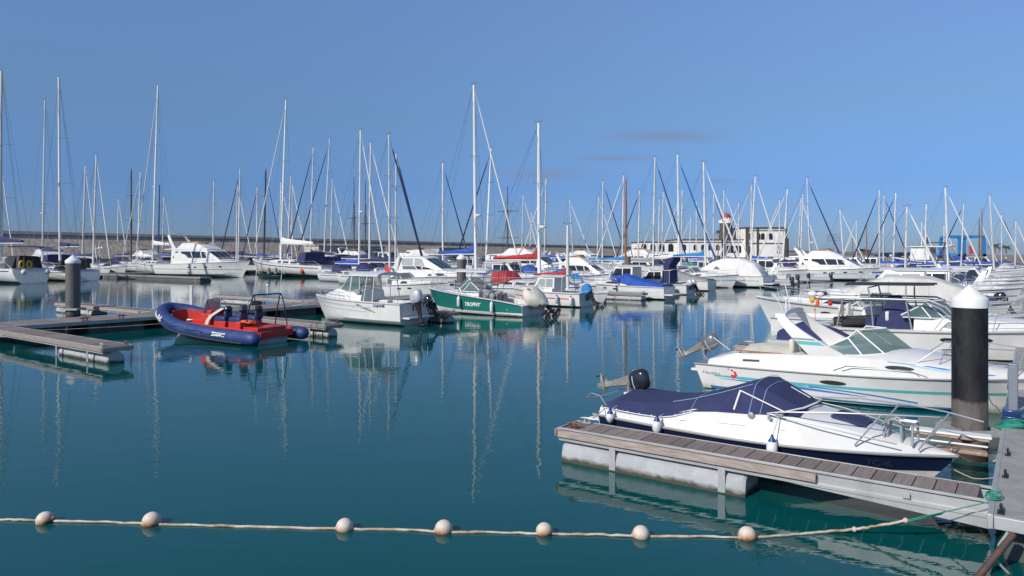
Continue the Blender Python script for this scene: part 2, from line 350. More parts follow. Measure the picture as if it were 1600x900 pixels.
# ---------------------------------------------------------------- hulls and lofted mouldings
class Hull:
    """x = 0 at the transom, +x to the bow, z = 0 at the waterline"""
    def __init__(s, L, B, fs, fb, draft=.25, tw=.88, tm=.42, rake=.6, kind='v', dip=.0, wc=.38, cf=.86, flare=1.0, p=2.3, rev=0.0, sp=1.6):
        s.__dict__.update(locals()); s.s0 = s
    def b(s, t):
        if t < s.tm:
            u = 1-t/s.tm; return s.B/2*(1-(1-s.tw)*u*u)
        u = (t-s.tm)/(1-s.tm); return max(.012, s.B/2*(1-u**s.p))
    def sh(s, t): return s.fs+(s.fb-s.fs)*t**s.sp - s.dip*math.sin(math.pi*t)
    def ht(s, t, w):
        if s.kind == 'r':
            k = 1-(1-min(w, 1))**2.6; return s.b(t)*k**(1/2.2)
        cf = s.cf*(1-.45*t**3); bc = s.b(t)*cf
        if w < s.wc: return bc*(w/s.wc)**.8
        return bc+(s.b(t)-bc)*((w-s.wc)/(1-s.wc))**(s.flare+1.2*t**3)
    def pt(s, t, w, sd, off=0):
        z = -s.draft+w*(s.sh(t)+s.draft)
        x = s.L*t - s.rake*(1-w)*t**5 + s.rev*w*(1-t)**9
        return Vector((x, sd*(s.ht(t, w)+off), z))
    def at(s, x, z, sd, off=.004):
        t = min(1, max(0, x/s.L))
        for _ in range(8):
            w = (z+s.draft)/(s.sh(t)+s.draft); t = min(1, max(0, (x+s.rake*(1-w)*t**5)/s.L))
        w = min(1, max(0, w)); p = s.pt(t, w, sd, off); return p
    def mesh(s, nt=18, nw=8):
        m = MB(); secs = []
        for i in range(nt+1):
            t = i/nt; t = 1-(1-t)**1.25
            secs.append([s.pt(t, 1-j/nw, 1) for j in range(nw+1)]+[s.pt(t, j/nw, -1) for j in range(1, nw+1)])
        m.loft(secs, caps=True); return m
    def strip(s, x0, x1, zf0, zf1, off=.005, n=24, sides=(1, -1)):
        m = MB()
        f0 = zf0 if callable(zf0) else (lambda x: zf0); f1 = zf1 if callable(zf1) else (lambda x: zf1)
        for sd in sides:
            vs = []
            for i in range(n+1):
                x = x0+(x1-x0)*i/n
                for k in range(4):
                    z = f0(x)+(f1(x)-f0(x))*k/3; vs.append(s.at(x, z, sd, off))
            m.add(vs, [(i*4+k, i*4+4+k, i*4+5+k, i*4+1+k) for i in range(n) for k in range(3)])
        return m
    def rail(s, t0, t1, r=.02, dz=0, n=24, off=.0):
        m = MB(); 
        for sd in (1, -1): m.tube([s.pt(t0+(t1-t0)*i/n, 1, sd, off)+Vector((0, 0, dz)) for i in range(n+1)], r, 6)
        return m
    def ellipse(s, x, z, rx, rz, sd, off=.006, n=16):
        m = MB(); vs = [s.at(x, z, sd, off+.002)]+[s.at(x+rx*math.cos(2*math.pi*k/n), z+rz*math.sin(2*math.pi*k/n), sd, off) for k in range(n)]
        m.add(vs, [(0, 1+k, 1+(k+1) % n) for k in range(n)]); return m
    def text(s, txt, x, z, size, sd, **k):
        """x = where the text starts as read from outside"""
        vs, fs = text_mesh(txt, size, **k); m = MB()
        # from the port side (sd=+1) the bow is at the viewer's left
        m.add([s.at(x-a*sd, z+c, sd, .008) for a, c in vs], fs); return m
    def deck(s, t0=0, t1=1, camber=.04, inset=.0, n=16, dz=.0):
        m = MB(); secs = []
        for i in range(n+1):
            t = t0+(t1-t0)*i/n; p = s.pt(t, 1, 1); b = max(.01, p.y-inset)
            secs.append([Vector((p.x, b*g, p.z+dz+camber*(1-g*g)*min(1, b/.5))) for g in (1, .66, .33, 0, -.33, -.66, -1)])
        m.loft(secs, caps=False); return m
    def open_deck(s, x0, x1, gw, zf, camber=.05):
        """deck with a cockpit well from x0 to x1, side decks gw wide, floor at zf"""
        m = MB(); secs = []
        xs = [0, x0-.001, x0] + [x0+(x1-x0)*k/8 for k in range(1, 8)]+[x1, x1+.001]+[x1+(s.L-x1)*k/10 for k in range(1, 11)]
        for i, x in enumerate(xs):
            t = min(1, max(0, (x-s.rev)/(s.L-s.rev) if s.rev else x/s.L)); p = s.pt(t, 1, 1); b = max(.012, p.y)
            if x0 <= x <= x1 and 2 <= i <= 10:
                g = max(.05, b-gw); q = [(b, p.z), (b-gw*.3, p.z+.03), (g, p.z+.03), (g-.02, zf), (0, zf)]
            else:
                q = [(b, p.z), (b*.8, p.z+camber*.4), (b*.55, p.z+camber*.7), (b*.3, p.z+camber*.9), (0, p.z+camber)]
            secs.append([Vector((p.x, y, z)) for y, z in q]+[Vector((p.x, -y, z)) for y, z in q[-2::-1]])
        m.loft(secs, caps=False); return m

class Loft:
    """lengthwise moulding; station = (x, half-width base, z base, half-width shoulder, z shoulder, z crown)"""
    def __init__(s, st): s.st = sorted(st, key=lambda a: a[0])
    def val(s, x):
        st = s.st
        if x <= st[0][0]: return st[0]
        for a, b in zip(st, st[1:]):
            if x <= b[0]:
                u = (x-a[0])/max(1e-6, b[0]-a[0]); return tuple(p+(q-p)*u for p, q in zip(a, b))
        return st[-1]
    def sec(s, a):
        x, wb, zb, ws, zs, zc = a
        h = [(wb, zb), (ws+(wb-ws)*.12, zs-(zs-zb)*.12), (ws-.04*min(1, ws), zs+(zc-zs)*.25), (ws*.62, zs+(zc-zs)*.72), (ws*.3, zs+(zc-zs)*.94), (0, zc)]
        return [Vector((x, y, z)) for y, z in h]+[Vector((x, -y, z)) for y, z in h[-2::-1]]
    def mesh(s, caps=True):
        m = MB(); m.loft([s.sec(a) for a in s.st], caps=caps); return m
    def side(s, x, f, sd, off=.006):
        a = s.val(x); _, wb, zb, ws, zs, zc = a
        y = wb+(ws-wb)*f; z = zb+(zs-zb)*f; return Vector((x, sd*(y+off), z+off*.3))
    def window(s, quad, sd, off=.008, n=4, m=None):
        """quad: ((x,f) x4) lower-aft, lower-fore, upper-fore, upper-aft; f in 0..0.85"""
        m = m or MB(); vs = []
        for j in range(3):
            for i in range(n+1):
                u, v = i/n, j/2
                lo = [quad[0][k]+(quad[1][k]-quad[0][k])*u for k in (0, 1)]; hi = [quad[3][k]+(quad[2][k]-quad[3][k])*u for k in (0, 1)]
                vs.append(s.side(lo[0]+(hi[0]-lo[0])*v, lo[1]+(hi[1]-lo[1])*v, sd, off))
        m.add(vs, [(j*(n+1)+i, j*(n+1)+i+1, (j+1)*(n+1)+i+1, (j+1)*(n+1)+i) for j in range(2) for i in range(n)]); return m
    def top(s, x, g, off=.006):
        a = s.val(x); h = s.sec(a)[2:6]      # shoulder to crown
        ag = abs(g); ys = [p.y for p in h]; zs = [p.z for p in h]; y = ag*ys[0]; z = zs[-1]
        for k in range(3):
            if ys[k+1] <= y <= ys[k]:
                u = (y-ys[k+1])/max(1e-6, ys[k]-ys[k+1]); z = zs[k+1]+(zs[k]-zs[k+1])*u
        return Vector((x, y*(1 if g >= 0 else -1), z+off))
    def screen(s, x0, x1, g0, g1, off=.012, n=6, m=None):
        m = m or MB(); vs = []
        for j in range(3):
            for i in range(n+1): 
                p = s.top(x0+(x1-x0)*j/2, g0+(g1-g0)*i/n, off); p.x += off*.7; vs.append(p)
        m.add(vs, [(j*(n+1)+i, j*(n+1)+i+1, (j+1)*(n+1)+i+1, (j+1)*(n+1)+i) for j in range(2) for i in range(n)]); return m

def rails(parent, h, t0, t1, height=.5, n=5, r=.014, inset=.06, name='bow_rail', mat_='steel', mid=True, close=True, zfn=None, ext=0.0):
    m = MB(); k = 14
    def P(t, sd, z): 
        p = h.pt(t, 1, sd); y = max(0.0, abs(p.y)-inset); return Vector((p.x-.05+ext*(t > .97), sd*y, p.z+z))
    for sd in (1, -1):
        top = [P(t0, sd, .05)]+[P(t0+(t1-t0)*i/k, sd, height) for i in range(1, k+1)]
        m.tube(top, r)
        if mid: m.tube([P(t0+(t1-t0)*i/k, sd, height*.5) for i in range(1, k+1)], r*.6)
        for j in range(1, n+1):
            t = t0+(t1-t0)*j/n; m.tube([P(t-.012, sd, 0), P(t, sd, height)], r*.8)
    if close and h.pt(t1, 1, 1).y-inset > .03: m.tube([P(t1, 1, height), P(t1, 0, height)+Vector((.1, 0, 0)), P(t1, -1, height)], r)
    return m.build(name, mat_, parent)

def outboard(parent, x, y, z, size=1.0, tilt=0, cowl='blackgloss', leg='black', steer=0, cover=None):
    """pivot at (x,y,z) on the transom top; tilt in degrees lifts the leg aft"""
    T = Matrix.Translation((x, y, z)) @ Matrix.Rotation(R(steer), 4, 'Z') @ Matrix.Rotation(R(tilt), 4, 'Y') @ Matrix.Scale(size, 4)
    T0 = Matrix.Translation((x, y, z)) @ Matrix.Scale(size, 4)
    m = MB()
    m.loft([[Vector((a-.13+dx, b, zz)) for a, b in ((-.10*k, -.05*k), (.06*k, -.06*k), (.09*k, 0), (.06*k, .06*k), (-.10*k, .05*k), (-.14*k, 0))]
            for zz, k, dx in ((.12, 1.5, 0), (.0, 1.2, 0), (-.3, .9, 0), (-.62, .7, .0), (-.70, 1.3, -.02), (-.73, .6, 0), (-.95, .5, -.02))], closed=True)
    m.lathe([(.005, -.30), (.045, -.24), (.062, -.1), (.062, .08), (.03, .2), (.004, .24)], (-.15, 0, -.82), 10, 'x')
    m.add([(-.22, -.008, -.85), (-.05, -.008, -.85), (-.10, -.008, -1.02), (-.2, -.008, -1.0), (-.22, .008, -.85), (-.05, .008, -.85), (-.10, .008, -1.02), (-.2, .008, -1.0)],
          [(0, 1, 2, 3), (7, 6, 5, 4), (0, 4, 5, 1), (1, 5, 6, 2), (2, 6, 7, 3), (3, 7, 4, 0)])
    m.xf(T)
    b2 = MB(); b2.box((.03, -.10, -.06), (.07, .03, .26)); b2.box((.03, .10, -.06), (.07, .03, .26)); b2.tube([(-.02, -.13, 0), (-.02, .13, 0)], .025); b2.xf(T0)
    m.add(b2.v, b2.f)
    o = m.build('outboard_motor', leg, parent)
    c = MB(); secs = []
    for zz, k, kx, dx in ((.10, .75, .8, 0), (.16, 1, 1, 0), (.3, 1.1, 1.06, -.01), (.45, 1.08, 1.05, -.02), (.56, .9, .92, -.03), (.63, .55, .62, -.04), (.655, .2, .25, -.05)):
        secs.append([Vector((-.12+dx+.27*kx*math.copysign(abs(math.cos(a))**.75, math.cos(a)), .17*k*math.copysign(abs(math.sin(a))**.75, math.sin(a)), zz)) for a in [2*math.pi*q/16 for q in range(16)]])
    c.loft(secs, closed=True); c.xf(T)
    c.build('cowling', cowl, o, angle=60)
    st = MB(); st.loft([[Vector((-.12+.30*math.cos(a)*1.0, .196*math.sin(a), zz)) for a in [2*math.pi*q/16 for q in range(16)]] for zz in (.235, .262)], closed=True); st.xf(T)
    st.build('cowling_band', 'silver', o)
    p = MB()
    for q in range(3):
        an = 2*math.pi*q/3
        pr = [(0, .02), (.05, .03), (.13, .055), (.155, .01), (.12, -.05), (.04, -.03)]
        vs = []
        for off in (0, .008):
            for a_, b_ in pr:
                vs.append(Vector((-.41+off+b_*.5, a_*math.cos(an)-b_*math.sin(an), a_*math.sin(an)+b_*math.cos(an)-.82)))
        p.add(vs, [tuple(range(6)), tuple(range(6, 12))[::-1]]+[(i, i+6, (i+1) % 6+6, (i+1) % 6) for i in range(6)])
    p.lathe([(.03, -.06), (.04, 0), (.035, .05)], (-.41, 0, -.82), 8, 'x'); p.xf(T)
    p.build('propeller', 'black' if leg == 'black' else 'greyleg', o)
    return o

def fender(P, label, group='fenders hung over boat sides', length=.5, r=.1, cap='fenderblue', body='fender', top=None, round_=False):
    """P: world position of the fender's middle; top: world point it hangs from"""
    e = empty('fender', P, 0, label, 'fender', group)
    m = MB()
    if round_: m.ball((0, 0, 0), r, 14)
    else: m.lathe([(.02, -length/2), (r*.7, -length/2+.03), (r, -length/2+.09), (r, length/2-.1), (r*.8, length/2-.04), (r*.3, length/2)], n=14)
    m.build('fender_body', body, e)
    c = MB(); zt = r*.85 if round_ else length/2-.02
    c.lathe([(r*.86, zt-.06), (r*.7, zt), (r*.3, zt+.05), (.02, zt+.09)], n=12)
    c.build('fender_cap', cap, e)
    if top is not None:
        q = Vector(top)-Vector(P); t = MB(); t.tube([(0, 0, zt+.05), q], .008, 5); t.build('fender_line', 'rope', e)
    return e
# ================================================================ the setting
ZD = .58
def water_mat():
    m = bpy.data.materials.new('harbour_water'); m.use_nodes = True; n = m.node_tree; b = n.nodes['Principled BSDF']
    b.inputs['Base Color'].default_value = (.0004, .071, .071, 1)
    b.inputs['Roughness'].default_value = .015; b.inputs['IOR'].default_value = 1.333
    g = n.nodes.new('ShaderNodeNewGeometry')
    def noise(scale, sc3, det):
        mp = n.nodes.new('ShaderNodeMapping'); mp.inputs['Scale'].default_value = sc3
        mp.inputs['Rotation'].default_value = (0, 0, R(8))
        n.links.new(g.outputs['Position'], mp.inputs[0])
        z = n.nodes.new('ShaderNodeTexNoise'); z.inputs['Scale'].default_value = scale; z.inputs['Detail'].default_value = det
        z.inputs['Roughness'].default_value = .55
        n.links.new(mp.outputs[0], z.inputs[0]); return z.outputs['Fac']
    a = noise(3.4, (.45, 1, 1), 3); c = noise(.8, (.45, 1, 1), 3); d = noise(.07, (1, 1, 1), 3)
    # calm patches and faintly ruffled patches
    mr = n.nodes.new('ShaderNodeMapRange'); mr.inputs[1].default_value = .4; mr.inputs[2].default_value = .62
    mr.inputs[3].default_value = .45; mr.inputs[4].default_value = 1.35; n.links.new(d, mr.inputs[0])
    m1 = n.nodes.new('ShaderNodeMath'); m1.operation = 'MULTIPLY'; m1.inputs[1].default_value = .0046; n.links.new(a, m1.inputs[0])
    m1b = n.nodes.new('ShaderNodeMath'); m1b.operation = 'MULTIPLY'; n.links.new(m1.outputs[0], m1b.inputs[0]); n.links.new(mr.outputs[0], m1b.inputs[1])
    m2 = n.nodes.new('ShaderNodeMath'); m2.operation = 'MULTIPLY_ADD'; m2.inputs[1].default_value = .009
    n.links.new(c, m2.inputs[0]); n.links.new(m1b.outputs[0], m2.inputs[2])
    bp = n.nodes.new('ShaderNodeBump'); bp.inputs['Strength'].default_value = 1; bp.inputs['Distance'].default_value = 1.0
    n.links.new(m2.outputs[0], bp.inputs['Height']); n.links.new(bp.outputs[0], b.inputs['Normal'])
    return m
m = MB(); S = 26000
m.add([(-S, -60, 0), (S, -60, 0), (S, S, 0), (-S, S, 0)], [(0, 1, 2, 3)])
tag(m.build('water', water_mat(), smooth=False), kind='structure')

# --- walkways and fingers
def walkway(P, ang, L, width, label, planks_from=.0, slab=.0, side=1, group='main pontoon walkways'):
    """x along, y across (0 = the near edge)"""
    e = empty('walkway_pontoon', P, ang, label, 'walkway', group)
    m = MB()
    n = int(L/.145)
    lo, hi = slab+.01, width-.06
    if slab == 0: lo, hi = .06, width-.06
    n = min(n, 420)
    for i in range(n):
        x = .07+i*(L/n); m.box((x, side*(lo+hi)/2, ZD-.02+random.uniform(-.002, .002)), (L/n-.012, abs(hi-lo), .04))
    m.build('deck_planks', 'planky', e, smooth=False)
    f = MB()
    for y in (.03, width-.03): f.box((L/2, side*y, ZD-.075), (L, .06, .17))
    f.box((.02, side*width/2, ZD-.08), (.04, width-.13, .15))
    f.build('frame', 'alu', e, bevel=.008)
    if slab:
        c = MB(); k = int(L/3)
        for i in range(k): c.box(((i+.5)*L/k, side*(.06+slab)/2, ZD-.004), (L/k-.01, slab-.065, .03))
        c.build('concrete_strip', 'concrete_cap', e, smooth=False)
    w = MB()
    x = .3
    while x < L-2.5:
        w.box((x+1.25, side*width/2, .17), (2.5, width-.3, .62)); x += 3.4
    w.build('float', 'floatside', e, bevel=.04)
    return e

def cleat(parent, x, y, z, s=1.0, rz=0, m_='redcleat'):
    c = MB(); 
    for dx in (-.05*s, .05*s): c.tube([(dx, 0, 0), (dx, 0, .07*s)], .015*s, 6)
    c.tube([(-.15*s, 0, .075*s), (-.05*s, 0, .085*s), (.05*s, 0, .085*s), (.15*s, 0, .075*s)], [.008*s, .02*s, .02*s, .008*s], 6)
    c.box((0, 0, .005), (.18*s, .08*s, .012)); c.xf(Matrix.Translation((x, y, z)) @ Matrix.Rotation(rz, 4, 'Z'))
    return c.build('cleat', m_, parent)

def finger(P, ang, L, width, label, fl=(.48, 1.0), round_=False, wood_from=2.0, detail=True, dark=False, group='finger pontoons'):
    e = empty('finger_pontoon', P, ang, label, 'pontoon', group)
    m = MB(); n = int(L/.245)
    for i in range(n):
        m.box((.12+(i+.5)*(L-.2)/n, random.uniform(-.003, .003), ZD-.02+random.uniform(-.003, .003)), ((L-.2)/n-.014, width-.05, .04), rz=random.uniform(-.004, .004))
    m.build('deck_planks', 'planky', e, smooth=False)
    f = MB()
    for sd in (1, -1):
        y = sd*(width/2-.012)
        f.box((L/2, y, ZD-.012), (L, .03, .035))                       # top lip
        f.box((L/2, sd*(width/2-.03), ZD-.20), (L, .05, .05))            # lower flange
        f.box((L/2, sd*(width/2-.04), ZD-.115), (L-.02, .012, .14))
        # tapering haunch towards the root
        q = [(0, ZD-.17), (wood_from+1.0, ZD-.20), (wood_from+.4, ZD-.235), (0, ZD-.36)]
        f.prism(q, sd*(width/2-.05), sd*(width/2-.02))
        f.box((0.9, sd*(width/2+.008), ZD-.12), (.09, .02, .07))
    for i in range(5): f.box((L*(i+.5)/5, 0, ZD-.12), (.06, width-.12, .10))
    f.box((L+.015, 0, ZD-.09), (.03, width, .17))
    f.build('frame', 'alu', e, bevel=.004)
    w = MB()
    for sd in (1, -1): w.box(((wood_from+L)/2, sd*(width/2+.022), ZD-.095), (L-wood_from, .04, .125))
    w.box((L+.05, 0, ZD-.09), (.04, width+.06, .13))
    w.build('edge_board', 'fenderwood', e, bevel=.008)
    x0, x1 = L*fl[0], L*fl[1]-.05; k = MB()
    if round_:
        k.lathe([(.02, 0), (.25, .02), (.29, .06), (.29, x1-x0-.06), (.25, x1-x0-.02), (.02, x1-x0)], (x0, 0, .10), 20, 'x')
    else:
        sec = [(-.46, -.2), (-.5, -.1), (-.5, .12), (-.44, .27), (-.3, .33), (.3, .33), (.44, .27), (.5, .12), (.5, -.1), (.46, -.2)]
        k.loft([[Vector((x, a*width*c, (b-.05)*c+.05)) for a, b in sec] for x, c in ((x0, .93), (x0+.04, 1), ((x0+x1)/2-.01, 1), ((x0+x1)/2, .985), ((x0+x1)/2+.01, 1), (x1-.04, 1), (x1, .93))], closed=True)
    k.build('float', 'floatside' if dark else 'float', e, angle=30)  # dark: shade beneath the far decks is put into the float colour
    for x in (x0+.35, x1-1.0):
        for sd in (1, -1): s = MB(); s.box((x, sd*(width/2+.004), .20), (.11, .012, .36)); s.build('float_strap', 'alu', e)
    for sd in (1, -1): cleat(e, L-.25, sd*(width/2-.09), ZD+.003, 1.0, 0, 'redcleat' if sd > 0 else 'alu')
    return e

g0 = A(-.58, 0)
walkway(g0, math.atan2(U.y, U.x), 90, 2.4, 'long walkway with a grey concrete strip running away along the right edge of the harbour', slab=1.0, side=-1)
FW = .65
def fA(s, L, label, **k): 
    return finger(A(s+FW/2, 0), HV, L, FW, label, **k)
F1 = fA(0, 6.24, 'weathered plank finger pontoon beside the navy covered motorboat, nearest the camera')
fA(6.0+6.9, 7.5, 'plank finger pontoon between the boats beyond the arch cruiser', detail=False)
for i, s in enumerate((27, 41, 55, 69)):
    fA(s, 7.5, ['plank finger pontoon among the white cruisers right of the open water', 'plank finger pontoon behind the orange trimmed hardtop', 'plank finger pontoon ending left of the blue fishing boat', 'farthest plank finger pontoon on the right hand walkway'][i])

PB = Vector((-21, 29.4, 0))
def B(s, d, z=0.0): return PB+U*s+V*d+Vector((0, 0, z))
walkway(B(-14, 0), math.atan2(U.y, U.x), 118, 2.6, 'long plank walkway in the left middle with boats moored on both sides', side=1)
FWB = .95
lab = {-.6: 'short looking plank finger pontoon with rounded grey float, nearest at the left edge', 8.4: 'plank finger pontoon directly behind the blue and red inflatable boat',
       16.2: 'plank finger pontoon between the two white and green fishing boats', 24.5: 'plank finger pontoon hidden behind the green hulled boat',
       38.9: 'plank finger pontoon with long grey float under the royal blue covered boat', 46: 'plank finger pontoon right of the royal blue covered boat',
       59: 'plank finger pontoon with grey float left of the white canvas cruiser', 70: 'plank finger pontoon next to the grey inflatables'}
for s, t in lab.items():
    finger(B(s+FWB/2, 0), HR, 10.0 if s < 40 else 8.0, FWB, t, fl=(.62, 1.0), round_=(s < 20), wood_from=1.5, detail=False)
for s, t in {8.0: 'narrow plank finger pontoon stretching left behind the dark pile', 18.5: 'narrow plank finger pontoon seen above the inflatable boat', 33: 'plank finger pontoon behind the white express cruiser', 47: 'plank finger pontoon beside the red boom sailboat'}.items():
    finger(B(s, 2.6), HV, 12.0, FWB, t, fl=(.6, 1.0), wood_from=1.5, detail=False)
for s, d in ((-1.6, .25), (3.2, .25), (4.8, .25), (10, .25), (13.5, 2.3), (20, .25)):
    e = empty('cleat', B(s, d, ZD), math.atan2(U.y, U.x), 'rusty red mooring cleat on the left walkway deck', 'cleat', 'rusty cleats along the left walkway')
    cleat(e, 0, 0, .004, 1.6)
# walkway farther back on the left
PC = W(165, 428, .5); PC.z = 0
walkway(PC-U*26, math.atan2(U.y, U.x), 120, 3.0, 'far plank walkway on the left in front of the large yachts', side=1)
for s, t, L in ((-1, 'long far finger pontoon in front of the flybridge yacht', 30), (33, 'long far finger pontoon in front of the sailboat with red ball fender', 20), (62, 'far finger pontoon behind the small white cabin boat', 16)):
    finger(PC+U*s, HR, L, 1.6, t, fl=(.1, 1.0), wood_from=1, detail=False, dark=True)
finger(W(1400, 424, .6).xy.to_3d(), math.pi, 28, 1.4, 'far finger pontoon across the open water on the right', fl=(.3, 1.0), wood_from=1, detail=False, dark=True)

# --- piles
PM = pile_mat('pile_black_sleeve', 1.05, (.007, .007, .009), (.030, .028, .026), (.14, .12, .11), (.05, .045, .04))
PM2 = pile_mat('pile_grey', .5, (.13, .115, .11), (.075, .065, .065), (.10, .085, .08), (.05, .045, .04))
def pile(P, r, h, label, mt=PM2, cap=True, hcap=.30, group='mooring piles'):
    e = empty('mooring_pile', P, 0, label, 'pile', group)
    m = MB(); m.lathe([(r, -.5), (r, 0), (r*1.003, h*.3), (r, h*.6), (r, h)], n=40); m.build('pile_shaft', mt, e)
    if cap:
        c = MB(); c.lathe([(r*1.02, h-.02), (r*1.05, h-.015), (r*1.05, h+.125), (r*1.02, h+.15), (.02, h+.15+hcap)], n=48)
        c.build('pile_cap', 'capwhite', e, angle=25)
    co = MB(); r2 = r+.06
    co.box((0, -r2, ZD-.06), (2*r2+.1, .06, .1)); co.box((0, r2, ZD-.06), (2*r2+.1, .06, .1)); co.box((r2, 0, ZD-.06), (.06, 2*r2, .1)); co.box((-r2, 0, ZD-.06), (.06, 2*r2, .1))
    o = co.build('collar', 'alu', e); 
    return e
pp = W(1515, 717)
pile(pp, .275, 2.68, 'thick black pile with pale worn foot and white cone cap at the right', PM, hcap=.22)
pile(W(114, 497), .37, 3.1, 'grey pile with white cone cap standing on the left walkway', hcap=.30)
for px, D, r, h, t in ((721, 56, .36, 3.2, 'grey pile with white cone cap behind the green hulled boat'), (981, 78, .32, 3.35, 'bare grey pile behind the royal blue covered boat'),
                 (1121, 96, .33, 3.4, 'dark grey pile right of the blue boom cover'), (1204, 110, .36, 3.2, 'short grey pile below the two storey white building')):
    pile(WD(px, D), r, h, t, cap=(px == 721))
for px, D, t in ((299, 37, 'thin square post rising behind the inflatable boat'),):
    e = empty('mooring_post', WD(px, D), 0, t, 'post'); m = MB(); m.box((0, 0, .9), (.16, .16, 2.0)); m.box((0, 0, 1.93), (.2, .2, .06)); m.build('post_shaft', 'floatside' if 0 else 'mastalu', e, bevel=.01)

# --- swim line of buoys in front
rp = [(-60, 811), (-10, 811), (40, 812), (72, 814), (150, 815), (237, 818), (330, 821), (420, 823), (538, 826), (620, 827), (693, 831), (770, 831), (851, 834), (930, 835), (1001, 838), (1090, 838), (1168, 840), (1230, 836), (1290, 831)]
pts = [W(x, y, .015) for x, y in rp]+[W(1335, 827, .06), W(1375, 821, .16), W(1415, 813, .27)]
m = MB(); rb_ = random.Random(8); pts2 = []
for a_, b_ in zip(pts, pts[1:]):
    for k in range(6):
        q = a_.lerp(b_, k/6); q.y += rb_.uniform(-.010, .010); q.z += rb_.uniform(-.006, .004); pts2.append(q)
pts2.append(pts[-1]); m.tube(pts2, [rb_.choice((.0125, .0145, .0165, .017)) for _ in pts2], 8)
for q in (pts[-1], pts[-3], pts[1]): m.ball(q, .035, 8)
e = m.build('buoy_line', 'ropedirty'); tag(e, 'dirty white rope of the float line stretched across the foreground water', 'rope')
m = MB(); m.tube([W(1415, 813, .27), W(1480, 799, .42), W(1546, 784, .60)], .007, 6); m.tube([W(1417, 815, .26), W(1470, 803, .37), W(1476, 799, .42)], .010, 6)
c0 = W(1552, 778, .62)
for k in range(4): m.tube([c0+Vector((math.cos(a)*(.07+.01*k), math.sin(a)*.05, .02*k+.05*math.sin(a*.5+k))) for a in [i*2*math.pi/12 for i in range(13)]], .008, 6)
tag(m.build('tie_line', 'ropegreen'), 'green rope tying the float line to the near walkway corner', 'rope')
bl = [(72, 810, 'nearest the left edge, tilted'), (237, 813, 'second from the left edge'), (538, 821, 'third from the left, after the bare rope stretch'), (693, 825, 'fourth from the left, under the tallest mast reflection'),
      (851, 828, 'fifth from the left, left of the pontoon end'), (1001, 832, 'second from the right, below the pontoon float'), (1168, 835, 'rightmost one, by the pontoon reflection')]
bm_ = bpy.data.materials.new('buoy_stained'); bm_.use_nodes = True; n = bm_.node_tree; b = n.nodes['Principled BSDF']; b.inputs['Roughness'].default_value = .6
g = n.nodes.new('ShaderNodeTexCoord'); s_ = n.nodes.new('ShaderNodeSeparateXYZ'); n.links.new(g.outputs['Object'], s_.inputs[0])
nz = n.nodes.new('ShaderNodeTexNoise'); nz.inputs['Scale'].default_value = 18; n.links.new(g.outputs['Object'], nz.inputs[0])
ad = n.nodes.new('ShaderNodeMath'); ad.operation = 'MULTIPLY_ADD'; ad.inputs[1].default_value = .06; n.links.new(nz.outputs['Fac'], ad.inputs[0]); n.links.new(s_.outputs['Z'], ad.inputs[2])
rr = n.nodes.new('ShaderNodeValToRGB'); n.links.new(ad.outputs[0], rr.inputs[0]); q = rr.color_ramp
q.elements[0].position = 0.0; q.elements[0].color = (.10, .035, .015, 1); q.elements[1].position = .13; q.elements[1].color = (.66, .56, .47, 1)
e_ = q.elements.new(.022); e_.color = (.30, .10, .04, 1); e_ = q.elements.new(.06); e_.color = (.50, .33, .22, 1)
n.links.new(rr.outputs[0], b.inputs['Base Color'])
first = None
for px, py, t in bl:
    P = W(px, py+6, .0); 
    if first is None:
        m = MB(); m.ball((0, 0, 0.035), .118, 24); 
        m.lathe([(.02, -.132), (.034, -.12), (.05, 0), (.034, .12), (.02, .132)], (0, 0, .0), 12, 'x')
        first = m.build('float_buoy', bm_); o = first
    else: o = first.copy(); C.objects.link(o)
    o.location = P; o.rotation_euler = (random.uniform(-.3, .3), (R(-28) if px == 72 else random.uniform(-.14, .14)), random.uniform(-.15, .15)); k_ = random.uniform(.9, 1.06); o.scale = (k_, k_, k_)
    tag(o, 'stained white ball float, '+t, 'buoy', 'ball floats along the foreground line')

# --- power pedestals
def pedestal(P, label):
    e = empty('power_pedestal', P, HR, label, 'pedestal', 'power pedestals on the walkways')
    m = MB(); m.box((0, 0, .5), (.15, .18, 1.0)); m.box((0, 0, 1.02), (.17, .20, .05), taper=.8); m.build('post_shaft', mat('pedestal_grey', (.20, .22, .27), .5), e, bevel=.02)
    m = MB(); m.box((-.079, 0, .82), (.012, .12, .12)); m.build('socket_panel', 'brown', e)
    m = MB(); m.box((-.08, 0, .6), (.014, .08, .08)); m.build('socket', 'black', e)
    m = MB(); m.box((0, 0, .05), (.34, .40, .1)); m.box((-.02, 0, .15), (.28, .34, .12)); m.build('base', 'bluehull', e, bevel=.02)
pedestal(W(1583, 657, ZD), 'grey blue power pedestal standing on the walkway right of the black pile')
pedestal(B(30, 1.3, ZD), 'power pedestal on the middle walkway behind the green hulled boat')
# rope coil by the pedestal
m = MB(); c0 = W(1588, 668, ZD)
for k in range(7):
    m.tube([c0+Vector((math.cos(a)*(.36-.03*k), math.sin(a)*(.16+.01*k), .02+.012*k+.01*math.sin(a*3+k))) for a in [i*2*math.pi/18 for i in range(19)]], .012, 6)
tag(m.build('rope_coil', 'ropegreen'), 'flat coil of green rope on the walkway at the foot of the pedestal', 'rope')
